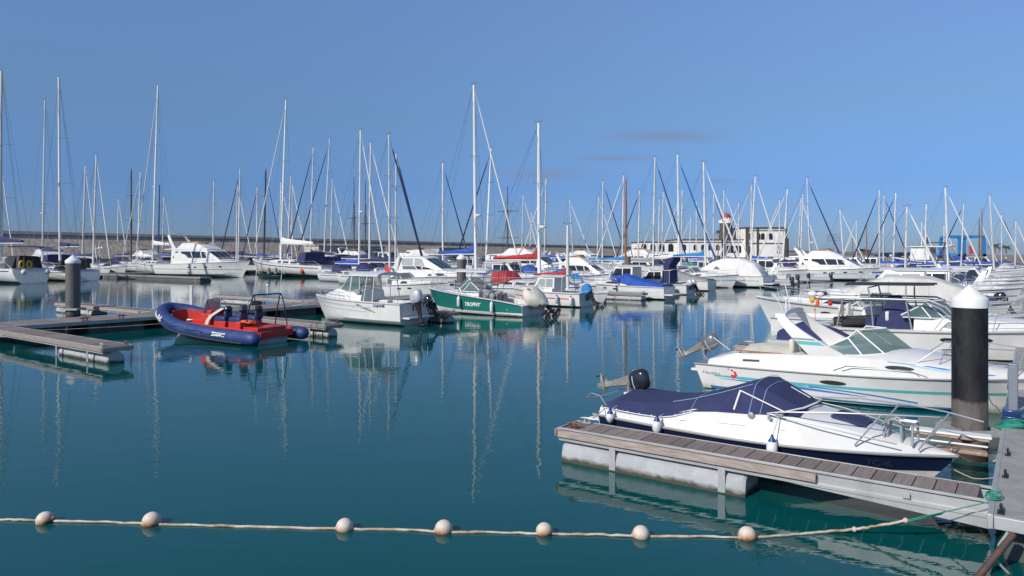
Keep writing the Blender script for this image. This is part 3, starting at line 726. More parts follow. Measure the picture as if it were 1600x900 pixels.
# near end brace, strut and small post under the walkway head
e = empty('dock_brace', A(-.75, -.45), 0, 'rusty black steel strut with white plastic tube under the walkway head', 'brace')
m = MB(); m.tube([A(-.62, -.25, .42)-e.location, A(-1.25, .25, -.25)-e.location], .038, 10); m.tube([A(-.60, -.40, .46)-e.location, A(-.66, -.42, -.3)-e.location], .03, 10)
m.build('steel_strut', mat('rusty_strut', (.05, .045, .045), .7, var=(.16, .06, .03), vscale=7), e)
m = MB(); m.tube([A(-.64, -.2, .44)-e.location, A(-.7, -.12, .3)-e.location, A(-.74, -.1, .12)-e.location, A(-.7, -.25, -.05)-e.location], .016, 8); m.build('loop_pipe', 'greycanvas', e)
for ss, dd in ((-.45, -.13), (1.2, -.13), (2.5, -.13), (5.2, -.13)):
    e = empty('cleat', A(ss, dd, ZD), math.atan2(U.y, U.x), 'dark mooring cleat on the aluminium edge of the right walkway', 'cleat', 'dark cleats along the right walkway edge')
    cleat(e, 0, 0, .012, .9, 0, 'black')

# --- breakwater
BW0 = Vector((-111, 154, 0)); BWD = Vector((128, 221, 0)).normalized(); BWN = Vector((BWD.y, -BWD.x, 0))
def bwall(name, prof, m_, parent, L0=-260, L1=5200, n=60):
    m = MB(); secs = []
    for i in range(n+1):
        t = L0+(L1-L0)*(i/n)**2; p = BW0+BWD*t; secs.append([p+BWN*a+Vector((0, 0, z)) for a, z in prof])
    m.loft(secs, closed=True); return m.build(name, m_, parent, smooth=False)
e = empty('breakwater', (0, 0, 0), 0, 'long brown stone breakwater wall with pale coping closing the harbour', 'breakwater')
bwall('wall', [(10, 2.0), (1.2, 7.0), (0, 8.0), (-3, 8.0), (-3, 2.0)], mat('breakwater_stone', (.40, .335, .28), .9, var=(.26, .215, .18), vscale=.35, bump=.25, bscale=1.2), e)
bwall('coping', [(.4, 8.01), (.4, 8.7), (-3.4, 8.7), (-3.4, 8.01)], mat('coping_stone', (.62, .53, .44), .85, var=(.50, .43, .36), vscale=.2), e)
bwall('quay_edge', [(18, -2), (18, 2.6), (9, 2.61), (9, -2)], mat('quay_wall', (.30, .26, .22), .9, var=(.2, .17, .15), vscale=.3), e)
for t, L, h, c, lb in ((-22, 26, 3.0, 'whitecanvas', 'low white storage building along the breakwater at far left'), (92, 30, 3.4, 'quaywhite', 'low cream building with dark openings along the breakwater'), (150, 24, 3.2, 'quaywhite', 'low cream shed along the breakwater left of the blue boom'), (42, 16, 1.5, 'redhull', 'long low red container by the breakwater, far left')):
    if 'quaywhite' not in M: M['quaywhite'] = mat('cream_render', (.55, .47, .38), .85, var=(.45, .38, .30), vscale=.5)
    h_ = empty('storage_shed', BW0+BWD*t+BWN*14+Vector((0, 0, 2.6)), math.atan2(BWD.y, BWD.x), lb, 'shed')
    m = MB(); m.box((0, 0, h/2), (L, 6, h)); m.build('wall', c, h_, smooth=False)
    m = MB(); m.box((0, 0, h+.1), (L+.5, 6.5, .2)); m.build('roof', 'greycanvas', h_, smooth=False)
    if c != 'redhull':
        for k in range(5):
            m = MB(); m.box((-L/2+L*(k+.5)/5, -3.01, h*.45), (L*.10, .06, h*.55)); m.build('window', 'glass', h_, smooth=False)

# --- quay on the right with the white harbour building
m = MB(); poly = [(33, 214), (96, 205), (100, 168), (420, 168), (900, 900), (200, 700), (60, 420)]
m.add([(x, y, -1) for x, y in poly]+[(x, y, 2.6) for x, y in poly], [tuple(range(7))[::-1], tuple(range(7, 14))]+[(i, (i+1) % 7, (i+1) % 7+7, i+7) for i in range(7)])
tag(m.build('quay', mat('quay_ground', (.28, .25, .22), .9, var=(.2, .18, .16), vscale=.2), smooth=False), kind='structure')

WH = mat('whitewash', (.90, .87, .82), .85, var=(.80, .76, .70), vscale=.5); DS = mat('dark_lava_stone', (.075, .06, .05), .9, var=(.12, .095, .08), vscale=1.5, bump=.05, bscale=4)
K = 230/1110.0
def bx_(px): return (px-800)*K
def bz_(py): return CAMH+(HY-py)*K
e = empty('harbour_building', (bx_(1110), 230, 2.6), 0, 'white arcaded harbour building with dark stone tower and red dome on the far quay', 'building')
o0 = Vector(e.location)
def eb(x0, x1, y0, y1, z0, z1): return ((x0+x1)/2-o0.x, (y0+y1)/2-o0.y, (z0+z1)/2-o0.z), (x1-x0, y1-y0, z1-z0)
m = MB()
m.box(*eb(bx_(998), bx_(1058), 230, 244, 2.6, bz_(379))); m.box(*eb(bx_(1058)+.01, bx_(1160), 229, 246, 2.6, bz_(375)))
m.box(*eb(bx_(1160)+.01, bx_(1222), 227.5, 248, 2.6, bz_(357)))
m.build('wall', WH, e, smooth=False)
m = MB(); m.box(*eb(bx_(1222)+.01, bx_(1231), 231, 246, 2.6, bz_(359))); m.box(*eb(bx_(1231)+.02, bx_(1240), 234, 246, 2.6, bz_(372))); m.build('side_wing', mat('shaded_side_render', (.42, .38, .34), .85, var=(.2, .17, .15), vscale=.5), e, smooth=False)  # shade of the building's averted end is put into this darker render colour
m = MB()
m.box(*eb(bx_(997), bx_(1058)-.05, 229.8, 244.2, bz_(379)+.01, bz_(378)+.1)); m.box(*eb(bx_(1057), bx_(1160)-.05, 228.7, 246.2, bz_(375)+.01, bz_(374)+.1))
m.box(*eb(bx_(1060), bx_(1158), 228.8, 229, bz_(379), bz_(378)+.02))
m.box(*eb(bx_(1159), bx_(1223), 227.1, 248.4, bz_(357)+.01, bz_(356)+.15)); m.box(*eb(bx_(1160)+.1, bx_(1222)-.1, 227.3, 227.5, bz_(361), bz_(360)))
m.box(*eb(bx_(1160)+.1, bx_(1222)-.1, 227.3, 227.5, bz_(381), bz_(379.6)))
for a in (1126, 1161, 1178, 1220): 
    yy = 228.9 if a < 1160 else 227.35; zt = bz_(374) if a < 1160 else bz_(357.5)
    m.box(*eb(bx_(a), bx_(a)+(1.1 if a != 1178 else .7), yy, yy+.4, 2.6, zt))
m.build('stone_trim', DS, e, smooth=False)
def arch(px, py0, py1, w, y, pale=False):
    x = bx_(px)-o0.x; z0 = bz_(py1)-o0.z; z1 = bz_(py0)-o0.z; r = w/2; zc = z1-r
    for nm, mm, rr_, yy in (('window_frame', DS if not pale else WH, r+.10, .06), ('pane', 'glass', r, .10)):
        q = [(x-rr_, z0)]+[(x-rr_*math.cos(math.pi*k/8), zc+rr_*math.sin(math.pi*k/8)) for k in range(9)]+[(x+rr_, z0)]
        m = MB(); m.prism(q, y-o0.y-yy, y-o0.y+.02)
        if nm == 'window_frame': f = m.build('window', mm, e, smooth=False)
        else: m.build('pane', mm, f, smooth=False)
for px in (1006, 1020, 1034, 1048): arch(px, 381, 393, 1.5, 230)
for px in (1068, 1085, 1097, 1108, 1120): arch(px, 382.5, 391, 1.0, 229)
for px in (1136, 1142, 1149, 1154): arch(px, 384, 395, .85, 229)
for px in (1166, 1181, 1187.5, 1200): arch(px, 365, 374.5, 1.0, 227.5)
for px in (1167, 1212): arch(px, 385, 396, .9, 227.5)
m = MB(); tx = bx_(1143)-o0.x; ty = 236-o0.y
def tz(py): return bz_(py)-o0.z
m.lathe([(2.35, 0), (2.3, tz(376)), (1.95, tz(348.5))], (tx, ty, 0), 28); m.build('tower', DS, e)
m = MB(); m.lathe([(1.95, tz(348.5)+.01), (2.35, tz(347.5)), (2.4, tz(343)), (1.5, tz(343)+.02), (1.45, tz(342))], (tx, ty, 0), 28); m.build('gallery', WH, e, angle=20)
m = MB()
for k in range(10): a = 2*math.pi*k/10; m.box((tx+1.35*math.cos(a), ty+1.35*math.sin(a), (tz(343)+tz(338))/2), (.3, .3, tz(338)-tz(343)))
m.lathe([(1.0, tz(343)), (1.0, tz(338))], (tx, ty, 0), 16); m.build('lantern_posts', WH, e, smooth=False)
m = MB(); m.lathe([(1.7, tz(338)), (1.72, tz(337.4))]+[(1.55*math.cos(a), tz(337.4)+1.25*math.sin(a)) for a in [i*math.pi/2/7 for i in range(7)]]+[(.05, tz(337.4)+1.27), (.05, tz(337.4)+1.7)], (tx, ty, 0), 20)
m.build('dome', mat('red_dome', (.42, .05, .06), .6), e, angle=25)

def palm(P, h, label, r=1.5, n=16):
    e = empty('palm_tree', P, 0, label, 'palm')
    m = MB(); m.tube([(0, 0, 0), (.05, 0, h*.5), (-.05, 0, h)], [.2, .15, .13], 8); m.build('trunk', 'brown', e)
    f = MB(); rnd = random.Random(h)
    for k in range(n):
        a = 2*math.pi*k/n+rnd.uniform(-.2, .2); el = rnd.uniform(-.2, 1.1); L = r*rnd.uniform(.8, 1.1); pts = []
        for i in range(7):
            t = i/6; pts.append(Vector((math.cos(a)*L*t, math.sin(a)*L*t, h+L*(math.sin(el)*t-.75*t*t))))
        for i in range(6):
            d = (pts[i+1]-pts[i]).normalized(); sd = d.cross(Vector((0, 0, 1))).normalized()
            for g in (1, -1):
                for q in range(2):
                    p = pts[i].lerp(pts[i+1], q/2); w = r*.28*(1-.6*i/6)
                    f.add([p, p+d*.12, p+sd*g*w+d*.1+Vector((0, 0, -w*.5))], [(0, 1, 2)])
    if 'frond' not in M: M['frond'] = mat('palm_frond', (.05, .075, .025), .7, var=(.09, .09, .03), vscale=2)
    f.build('crown', 'frond', e, smooth=False)
palm(WD(1122, 226, 2.6), 8.2, 'tall thin palm standing left of the dark stone tower', 1.5)
palm(WD(1347, 205, 2.6), 2.2, 'low bushy palm on the far quay right of the white building', 1.9, 22)
palm(WD(1356, 208, 2.6), 1.9, 'smaller palm next to the low bushy palm on the far quay', 1.6, 20)
palm(WD(1555, 178, 2.6), 3.2, 'bushy palm among the fishing gear right of the blue gantry', 2.0, 22)
palm(WD(1572, 182, 2.6), 2.9, 'rightmost palm on the far quay', 1.8, 20)

def car(P, rz, col, label):
    e = empty('parked_car', P, rz, label, 'car', 'cars parked on the far quay')
    m = MB(); st = [(-2.1, .35, .6), (-2.05, .3, .95), (-1.2, .28, 1.0), (.9, .28, .98), (1.9, .3, .8), (2.1, .35, .5)]
    m.loft([[Vector((x, y, z)) for y, z in ((-.85, .3), (-.88, zt*.7), (-.78, zt), (.78, zt), (.88, zt*.7), (.85, .3))] for x, _, zt in st], closed=True); o = m.build('body', col, e)
    m = MB(); m.loft([[Vector((x, y, z)) for y, z in ((-.78, .96), (-.6*k, zt), (.6*k, zt), (.78, .96))] for x, zt, k in ((-1.9, .98, 1.2), (-1.2, 1.45, 1), (.2, 1.45, 1), (1.0, .98, 1.2))], closed=True); m.build('cabin', 'glass', e)
    for x in (-1.35, 1.3):
        for y in (-.8, .8): m = MB(); m.lathe([(.05, -.1), (.32, -.1), (.32, .1), (.05, .1)], (x, y, .32), 14, 'y'); m.build('wheel', 'rubber', e)
M['carpaint'] = mat('dark_car_paint', (.02, .025, .04), .2, coat=.5); M['carwhite'] = mat('white_car_paint', (.7, .7, .68), .3, coat=.4)
for i, (px, D, c, t) in enumerate(((1408, 176, 'carpaint', 'dark car on the far quay, leftmost of the parked row'), (1421, 178, 'carpaint', 'dark car parked second from the left on the far quay'), (1434, 175, 'carwhite', 'white car parked between dark cars on the far quay'),
                     (1447, 178, 'carpaint', 'dark car parked left of the fishing boat gantry'), (1378, 214, 'carpaint', 'dark car parked right of the low palms'), (1390, 216, 'carwhite', 'white car parked behind the masts on the far quay'))):
    car(WD(px, D, 2.6), .3+i*.8, c, t)
e = empty('travel_lift', WD(1503, 186, 2.6), 0, 'blue boat lifting gantry with four legs on the far quay', 'gantry')
m = MB(); 
for x in (-4.3, 4.3):
    for y in (-4, 4): m.box((x*.72, y, 2.6), (.7, .6, 5.2))
m.build('leg', 'skycanvas', e, smooth=False)
m = MB(); m.box((-1.2, -4, 5.5), (8.6, .7, .6)); m.box((1.2, 4, 5.5), (8.6, .7, .6)); m.box((-3.1, 0, 5.5), (.6, 7.2, .6)); m.box((3.1, 0, 5.5), (.6, 7.2, .6)); m.build('beam', 'skycanvas', e, smooth=False)
for x in (-3.1, 3.1):
    for y in (-4, 4): m = MB(); m.lathe([(.1, -.3), (.55, -.3), (.55, .3), (.1, .3)], (x, y, .56), 14, 'y'); m.build('wheel', 'rubber', e)
# radio frame and lamp posts
e = empty('antenna_frame', WD(1302, 240, 2.6), 0, 'dark grid antenna on a short post above the far breakwater', 'antenna')
m = MB(); m.tube([(0, 0, 0), (0, 0, 7.5)], .07)
for z in (5.5, 6.5, 7.5): m.tube([(-2, 0, z), (2, 0, z)], .05)
for x in (-2, -1.2, -.4, .4, 1.2, 2): m.tube([(x, 0, 5.3), (x, 0, 7.8)], .05)
m.build('grid', 'wire', e)
# ================================================================ boat builders
def place(e, P, hd, lean=0.0, trim=0.0):
    """P = world point of the transom centre at the waterline; lean tilts left(-)/right(+) across the view"""
    m = Matrix.Translation(P) @ Matrix.Rotation(lean, 4, 'Y') @ Matrix.Rotation(hd, 4, 'Z')
    e.matrix_world = m; return e

def windshield(parent, xf, xb, w, z0, h, rake=.45, glass='clearglass', frame='steel', fw=.02, zb=None, mull=True, top_in=.82):
    zb = z0 if zb is None else zb
    base = [(xb, w, zb), (xb+(xf-xb)*.5, w*.97, (z0+zb)/2), (xf-.28*(xf-xb), w*.78, z0), (xf, 0, z0+.02), (xf-.28*(xf-xb), -w*.78, z0), (xb+(xf-xb)*.5, -w*.97, (z0+zb)/2), (xb, -w, zb)]
    hs = [.12, .75, 1, 1.02, 1, .75, .12]
    top = [(x-rake*hh*(1 if abs(y) < w*.9 else .75), y*(top_in if hh > .3 else 1), z+h*hh) for (x, y, z), hh in zip(base, hs)]
    m = MB(); vs = [Vector(p) for p in base]+[Vector(p) for p in top]; n = len(base)
    m.add(vs, [(i, i+1, i+1+n, i+n) for i in range(n-1)])
    g = m.build('windshield', glass, parent, smooth=False, solid=.008)
    f = MB(); f.tube(top, fw, 6); f.tube(base, fw*.8, 6)
    if mull:
        for i in (1, 2, 4, 5): f.tube([base[i], top[i]], fw*.9, 6)
    f.build('frame', frame, g); return g

def slab_roof(parent, x0, x1, w0, w1, z0, z1, th=.07, camber=.08, name='hardtop', m_='gel', nose=.12):
    m = MB(); secs = []
    for i in range(9):
        u = i/8; x = x0+(x1-x0)*u; k = 1 if u < .75 else 1-nose*((u-.75)/.25)**2*3; w = (w0+(w1-w0)*u)*k; z = z0+(z1-z0)*u
        top = [Vector((x, w*g, z+th*(1-.5*g**6)+camber*(1-g*g))) for g in (1, .8, .4, 0, -.4, -.8, -1)]
        bot = [Vector((x, w*g, z+camber*(1-g*g)*.8)) for g in (-1, -.4, 0, .4, 1)]
        secs.append(top+bot)
    m.loft(secs, closed=True); return m.build(name, m_, parent, angle=30)

def arch_(parent, x, w, z0, zt, sweep=-.6, ch=.5, ct=.22, th=.09, m_='gel', name='radar_arch', inw=.8):
    """swept arch: legs from (x..x+ch) at z0 to the top at x+sweep"""
    m = MB()
    for sd in (1, -1):
        q = []
        for i in range(7):
            u = i/6; cx = x+sweep*u; c = ch+(ct-ch)*u; y = w*(1-(1-inw)*u**2); z = z0+(zt-z0)*u
            q.append([Vector((cx, sd*y, z)), Vector((cx+c, sd*y, z)), Vector((cx+c, sd*(y-th), z)), Vector((cx, sd*(y-th), z))])
        m.loft(q, closed=True)
    q = []
    for i in range(9):
        g = -1+2*i/8; y = w*inw*g; z = zt+.0+.10*(1-g**4); x_ = x+sweep-.03*(1-g*g)
        q.append([Vector((x_, y, z-.06)), Vector((x_+ct, y, z-.06)), Vector((x_+ct, y, z+.03)), Vector((x_, y, z+.03))])
    m.loft(q, closed=True); return m.build(name, m_, parent, angle=30)

def canopy(parent, st, m_='navycanvas', name='canvas_cover', seams=()):
    l = Loft(st); m = l.mesh(); o = m.build(name, m_, parent, angle=50)
    if seams:
        s = MB()
        for x in seams: s.tube([l.side(x, f, 1, .004) for f in (0, .5, .9)]+[l.top(x, g, .004) for g in (.9, .5, 0, -.5, -.9)]+[l.side(x, f, -1, .004) for f in (.9, .5, 0)], .006, 4)
        s.build('seam', 'greystripe', o)
    return o, l

def mast_top(m, x, z):
    m.tube([(x, 0, z), (x, 0, z+.55)], .012, 5); m.tube([(x-.35, 0, z+.12), (x+.35, 0, z+.12)], .02, 5)
    m.tube([(x-.3, 0, z+.12), (x-.3, 0, z+.3)], .02, 5); m.ball((x+.3, 0, z+.2), .05, 6)

def mast(parent, x, z0, zt, r=.085, m_='mastalu', spr=(.45, .72), sw=1.0, radar=None, tilt=.0, gear=True):
    m = MB(); H = zt-z0
    m.tube([(x, 0, z0), (x-tilt*H*.5, 0, z0+H*.5), (x-tilt*H, 0, zt)], [r, r, r*.72], 10)
    o = m.build('mast', m_, parent)
    if spr:
        s = MB()
        for k, f in enumerate(spr):
            y = sw*(1-.18*k); s.tube([(x-.12-tilt*H*f, -y, z0+H*f+.05), (x-tilt*H*f, 0, z0+H*f), (x-.12-tilt*H*f, y, z0+H*f+.05)], .028, 5)
        s.build('spreader', m_, o)
    if gear: g = MB(); mast_top(g, x-tilt*H, zt); g.build('masthead_gear', 'wire', o)
    if radar:
        q = MB(); q.lathe([(.05, -.1), (.27, -.08), (.30, .03), (.22, .12), (.04, .14)], (x+.38, 0, z0+H*radar), 16); q.box((x+.18, 0, z0+H*radar-.12), (.4, .08, .05)); q.build('radar_dome', 'gel', o)
    return o

def boomcover(parent, xm, z, L, m_='bluecanvas', h0=.5, h1=.2, rise=0.0, name='sail_cover', boom=True, hood=.0):
    m = MB(); secs = []; n = 9; rnd = random.Random(int(L*100))
    for i in range(n):
        u = i/(n-1); x = xm-.12-u*L; h = h0+(h1-h0)*u**.8+rnd.uniform(-.03, .03)
        if i == 0: h += hood
        w = .13+.05*math.sin(u*9); zz = z+rise*u
        secs.append([Vector((x, w*.5, zz)), Vector((x, w, zz+h*.35)), Vector((x, w*.45, zz+h*.85)), Vector((x, 0, zz+h)), Vector((x, -w*.45, zz+h*.85)), Vector((x, -w, zz+h*.35)), Vector((x, -w*.5, zz))])
    m.loft(secs, closed=True); o = m.build(name, m_, parent)
    if boom:
        b = MB(); b.tube([(xm-.05, 0, z-.06), (xm-.2-L*1.04, 0, z-.06+rise)], .075, 8); b.build('boom', 'mastalu', o)
    return o

def wind_generator(parent, x, y, z0, z1):
    m = MB(); m.tube([(x, y, z0), (x, y, z1)], .03); m.tube([(x-.3, y, z1), (x+.25, y, z1)], .08, 8)
    m.add([(x-.3, y, z1), (x-.75, y, z1+.25), (x-.75, y, z1-.1)], [(0, 1, 2)])
    for k in range(3):
        a = R(100+120*k); m.tube([(x+.27, y, z1), (x+.27, y+1.0*math.cos(a), z1+1.0*math.sin(a))], [.04, .015], 4)
    return m.build('wind_generator', 'white', parent)

def sailboat(label, P, hd, L=11, Hm=15, hull='gel', stripe='bluehull', cover='bluecanvas', furl='furl_white', mast_m='mastalu', spr=(.45, .72),
             radar=None, hood='navycanvas', bimini=None, lean=0.0, detail=1, mx=.56, group='sailboats on their moorings', boot=None, mast_r=None, wires=True,
             hoodbig=0.0, furl_r=.10, wr=.014, cat='sailboat', boomz=None, aftsheer=None, windgen=False, name='sailboat', fbs=1.0, Bm=None, from_stern=False, guard=True, tilt=.0):
    e = empty(name, (0, 0, 0), 0, label, cat, group)
    k = L/11.0; x_m = mx*L
    Bm = Bm or (.315*L if L < 13 else .28*L)
    h = Hull(L, Bm, .95*k*fbs, 1.18*k*fbs, draft=.35, tw=.72, tm=.42, rake=.9*k, kind='r', dip=.08*k, rev=(.55*k if hash(label) % 3 else -.1*k), p=2.0)
    ho = h.mesh(14 if detail < 2 else 20, 6).build('hull', hull, e)
    if boot: h.strip(.12, L-.95*k, .02, .14*k, n=12).build('boot_stripe', boot, ho)
    if stripe: h.strip(.55*k, L-.02, lambda x: h.sh(x/L)-.22*k, lambda x: h.sh(x/L)-.15*k, n=14).build('hull_stripe', stripe, ho)
    h.open_deck(.07*L, .28*L, .45*k, .45*k, camber=.10*k).build('deck', 'gel2' if hull == 'gel2' else 'gel', e, angle=25)
    bw = Bm*.33
    cr_ = Loft([(.30*L, bw*1.05, h.sh(.3)-.02, bw*.9, h.sh(.3)+.34*k, h.sh(.3)+.46*k), (.42*L, bw*1.05, h.sh(.42)-.02, bw*.9, h.sh(.42)+.33*k, h.sh(.42)+.45*k),
                (.62*L, bw*.85, h.sh(.62)-.02, bw*.72, h.sh(.62)+.24*k, h.sh(.62)+.34*k), (.74*L, bw*.5, h.sh(.74)-.02, bw*.4, h.sh(.74)+.10*k, h.sh(.74)+.16*k), (.80*L, bw*.3, h.sh(.8)-.02, bw*.2, h.sh(.8)+.02, h.sh(.8)+.05*k)])
    co = cr_.mesh().build('coachroof', 'gel', e, angle=30)
    for sd in (1, -1):
        for a, c in ((.33, .41), (.43, .51), (.53, .58)): cr_.window(((a*L, .3), (c*L, .32), (c*L-.05, .8), (a*L+.08, .8)), sd, n=2).build('window', 'glass', co)
    zc = h.sh(.3)+.4*k
    if hood:
        canopy(e, [(.235*L, bw*1.12, zc-.2*k, bw*.95, zc+.62*k, zc+.72*k), (.31*L, bw*1.12, zc-.2*k, bw*.92, zc+.58*k, zc+.7*k), (.375*L, bw*1.0, zc-.02, bw*.6, zc+.08, zc+.12)], hood, 'sprayhood')
    if bimini:
        zb = zc+1.15*k; m = MB(); secs = []
        for i in range(5):
            x = (.03+.19*i/4)*L; d = .08*(1-(i/2-1)**2)
            secs.append([Vector((x, Bm*.42*g, zb+d+.12*(1-g*g))) for g in (-1, -.6, 0, .6, 1)]+[Vector((x, Bm*.42*g, zb+d+.12*(1-g*g)-.04)) for g in (1, .6, 0, -.6, -1)])
        m.loft(secs, closed=True); bo = m.build('bimini', bimini, e)
        m = MB()
        for x in (.04, .21):
            for sd in (1, -1): m.tube([(.12*L, sd*Bm*.42, h.sh(.1)), (x*L, sd*Bm*.41, zb+.02)], .018, 5)
        m.build('frame', 'steel', bo)
    z0 = h.sh(.56)+.33*k
    mo = mast(e, x_m, z0, Hm, (mast_r or (.095*max(1, k)))*1.28, mast_m, spr, Bm*.30, radar, gear=True, tilt=tilt)
    bz = boomz or (z0+.95*k)
    if cover: boomcover(e, x_m, bz, .37*L, cover, .5*k, .2*k, 0, hood=.45*k if hoodbig else .1, name='sail_cover')
    xb = L-.12
    if furl:
        top = Hm*.97; p0 = Vector((xb, 0, h.sh(1)+.15)); p1 = Vector((x_m+.1-tilt*Hm, 0, top))
        m = MB(); q = [p0.lerp(p1, t) for t in (0, .06, .08, .45, .9, .93, 1)]; m.tube(q, [.02, .025, furl_r*1.1, furl_r, furl_r*.65, .02, .015], 7); m.build('furled_headsail', furl, e)
    if wires:
        m = MB(); xx = x_m-tilt*Hm
        for sd in (1, -1):
            sp = [(x_m-.12, sd*Bm*.30, z0+(Hm-z0)*spr[0]+.05)] if spr else []
            m.tube([(x_m-.15, sd*Bm*.47, h.sh(.55))]+sp+[(xx, 0, Hm*.98)], wr, 3, cap=False)
            m.tube([(x_m+.25, sd*Bm*.44, h.sh(.57)), (xx, 0, z0+(Hm-z0)*(spr[0] if spr else .5))], wr, 3, cap=False)
        m.tube([(.1, 0, h.sh(0)+.1), (xx, 0, Hm)], wr, 3, cap=False)
        m.tube([(x_m-.37*L, 0, bz), (xx-.05, 0, Hm)], wr*.7, 3, cap=False)
        m.build('rigging', 'wire', e)
    if guard: rails(e, h, .02, .97, .62*min(1.1, k), n=7 if detail < 2 else 9, r=.016, name='guard_rail')
    if windgen: wind_generator(e, .15, -Bm*.3, h.sh(0), h.sh(0)+3.0)
    off = x_m-0.0
    P = Vector(P)
    if not from_stern: P = P-Vector((math.cos(hd), math.sin(hd), 0))*x_m
    place(e, P, hd, lean)
    return e, h

def motorboat(label, P, hd, L=8, B=2.7, style='express', hull='gel', stripe='skyblue', band=None, canvas='navycanvas', glass='glass', motor=None, cowl='blackgloss', fs=None, fb=None,
              group='motorboats on their moorings', lean=0, arch=True, det=1, cat='motorboat', cover=None, boot='antifoul_dark', rail=True, name='motorboat', msize=1.15):
    k = L/8.0; fs = fs or .95*k**.6; fb = fb or 1.35*k**.6
    e = empty(name, (0, 0, 0), 0, label, cat, group)
    h = Hull(L, B, fs, fb, draft=.25, tw=.9, tm=.38, rake=.75*k, wc=.30, cf=.94, flare=.95, p=2.5, dip=.02)
    ho = h.mesh(16, 7).build('hull', hull, e, angle=32)
    h.rail(.0, 1, .03, -.04, 20, .01).build('rubbing_strake', 'rub', ho)
    if boot: h.strip(.05, L-1.0*k, -.03, .08, n=10).build('boot_stripe', boot, ho)
    if stripe: h.strip(.4, L-.3, lambda x: h.sh(x/L)*.55, lambda x: h.sh(x/L)*.55+.07, n=14).build('hull_stripe', stripe, ho)
    S = lambda t: h.sh(t)
    bb = lambda t: h.b(t)
    if style in ('express', 'cuddy', 'canopy', 'covered'):
        h.open_deck(.07*L, .44*L, .28*k, .35).build('deck', 'gel', e, angle=25)
        tr = Loft([(.40*L, bb(.4)*.80, S(.4)-.03, bb(.4)*.72, S(.4)+.34*k, S(.4)+.40*k), (.55*L, bb(.55)*.80, S(.55)-.03, bb(.55)*.68, S(.55)+.34*k, S(.55)+.46*k),
                   (.72*L, bb(.72)*.78, S(.72)-.03, bb(.72)*.6, S(.72)+.22*k, S(.72)+.34*k), (.86*L, bb(.86)*.66, S(.86)-.03, bb(.86)*.45, S(.86)+.06*k, S(.86)+.14*k), (.93*L, bb(.93)*.4, S(.93)-.03, bb(.93)*.2, S(.93)+.02, S(.93)+.04)])
        to = tr.mesh().build('foredeck', 'gel', e, angle=30)
        for sd in (1, -1): tr.window(((.50*L, .3), (.66*L, .35), (.63*L, .72), (.52*L, .75)), sd).build('window', glass, to)
        for sd in (1, -1):
            h.ellipse(.52*L, S(.5)*.72, .22*k, .07*k, sd).build('porthole', 'porthole', ho); h.ellipse(.64*L, S(.6)*.74, .20*k, .065*k, sd).build('porthole', 'porthole', ho)
        hz = S(.5)+.38*k
        if style != 'covered': windshield(e, .56*L, .36*L, B*.38, hz, .50*k, .55*k, glass if glass != 'glass' else 'glassgrey', 'white', fw=.025)
        m = MB()
        for y in (.22*B, -.22*B): m.box((.33*L, y, .75*k), (.5*k, .5*k, .55*k)); m.box((.30*L, y, 1.2*k), (.12, .5*k, .5*k))
        m.box((.11*L, 0, .6*k), (.5*k, B*.7, .45*k))
        m.build('seat', 'gel2', e, bevel=.04)
        if arch and style == 'express': arch_(e, .20*L, B*.45, S(.2), S(.2)+1.25*k, -.5*k, .55*k, .25*k)
        if style == 'canopy':
            zt = hz+.75*k
            canopy(e, [(.02*L, B*.40, S(0)+.02, B*.36, S(0)+.15, S(0)+.2), (.10*L, B*.44, S(.1), B*.34, zt-.35*k, zt-.25*k), (.22*L, B*.45, S(.2), B*.33, zt-.05, zt+.1), (.38*L, B*.42, S(.35)+.1, B*.30, zt-.02, zt+.12), (.48*L, B*.38, hz-.15, B*.27, hz+.5*k, hz+.6*k), (.60*L, B*.28, hz-.05, B*.2, hz, hz+.06)], canvas, 'canvas_canopy', (.22*L, .38*L))
        if style == 'covered':
            canopy(e, [(.02*L, B*.43, S(0)+.03, B*.38, S(0)+.12, S(0)+.18), (.12*L, B*.46, S(.1), B*.38, S(.1)+.2, S(.1)+.3), (.3*L, B*.47, S(.3), B*.36, S(.3)+.42*k, S(.3)+.55*k), (.46*L, B*.42, S(.45)+.22*k, B*.28, S(.45)+.80*k, S(.45)+.92*k), (.56*L, B*.36, hz-.12, B*.24, hz+.28*k, hz+.36*k), (.63*L, B*.28, hz-.1, B*.2, hz, hz+.03)], canvas, 'canvas_cover', (.3*L, .46*L))
    if style == 'hardtop':
        h.open_deck(.06*L, .40*L, .22*k, .35).build('deck', 'gel', e, angle=25)
        tr = Loft([(.36*L, B*.40, S(.4)-.03, B*.36, S(.4)+.35*k, S(.4)+.4*k), (.60*L, B*.38, S(.6)-.03, B*.30, S(.6)+.35*k, S(.6)+.45*k), (.80*L, bb(.8)*.7, S(.8)-.03, bb(.8)*.5, S(.8)+.18*k, S(.8)+.28*k), (.92*L, bb(.92)*.5, S(.92)-.03, bb(.92)*.3, S(.92)+.02, S(.92)+.06)])
        to = tr.mesh().build('foredeck', 'gel', e, angle=30)
        z0 = S(.45)+.33*k; z1 = z0+.95*k
        cb = Loft([(.34*L, B*.36, z0-.02, B*.33, z1, z1+.05), (.36*L, B*.36, z0-.02, B*.33, z1, z1+.05), (.53*L, B*.35, z0-.02, B*.31, z1, z1+.05), (.54*L, B*.35, z0-.02, B*.31, z1-.02, z1+.04), (.645*L, B*.31, z0-.02, B*.30, z0+.02, z0+.04)])
        c = cb.mesh().build('wheelhouse', 'gel', e, angle=25)
        for sd in (1, -1):
            cb.window(((.36*L, .12), (.45*L, .12), (.45*L, .88), (.36*L, .88)), sd).build('window', glass, c); cb.window(((.46*L, .12), (.60*L, .15), (.535*L, .86), (.46*L, .86)), sd).build('window', glass, c)
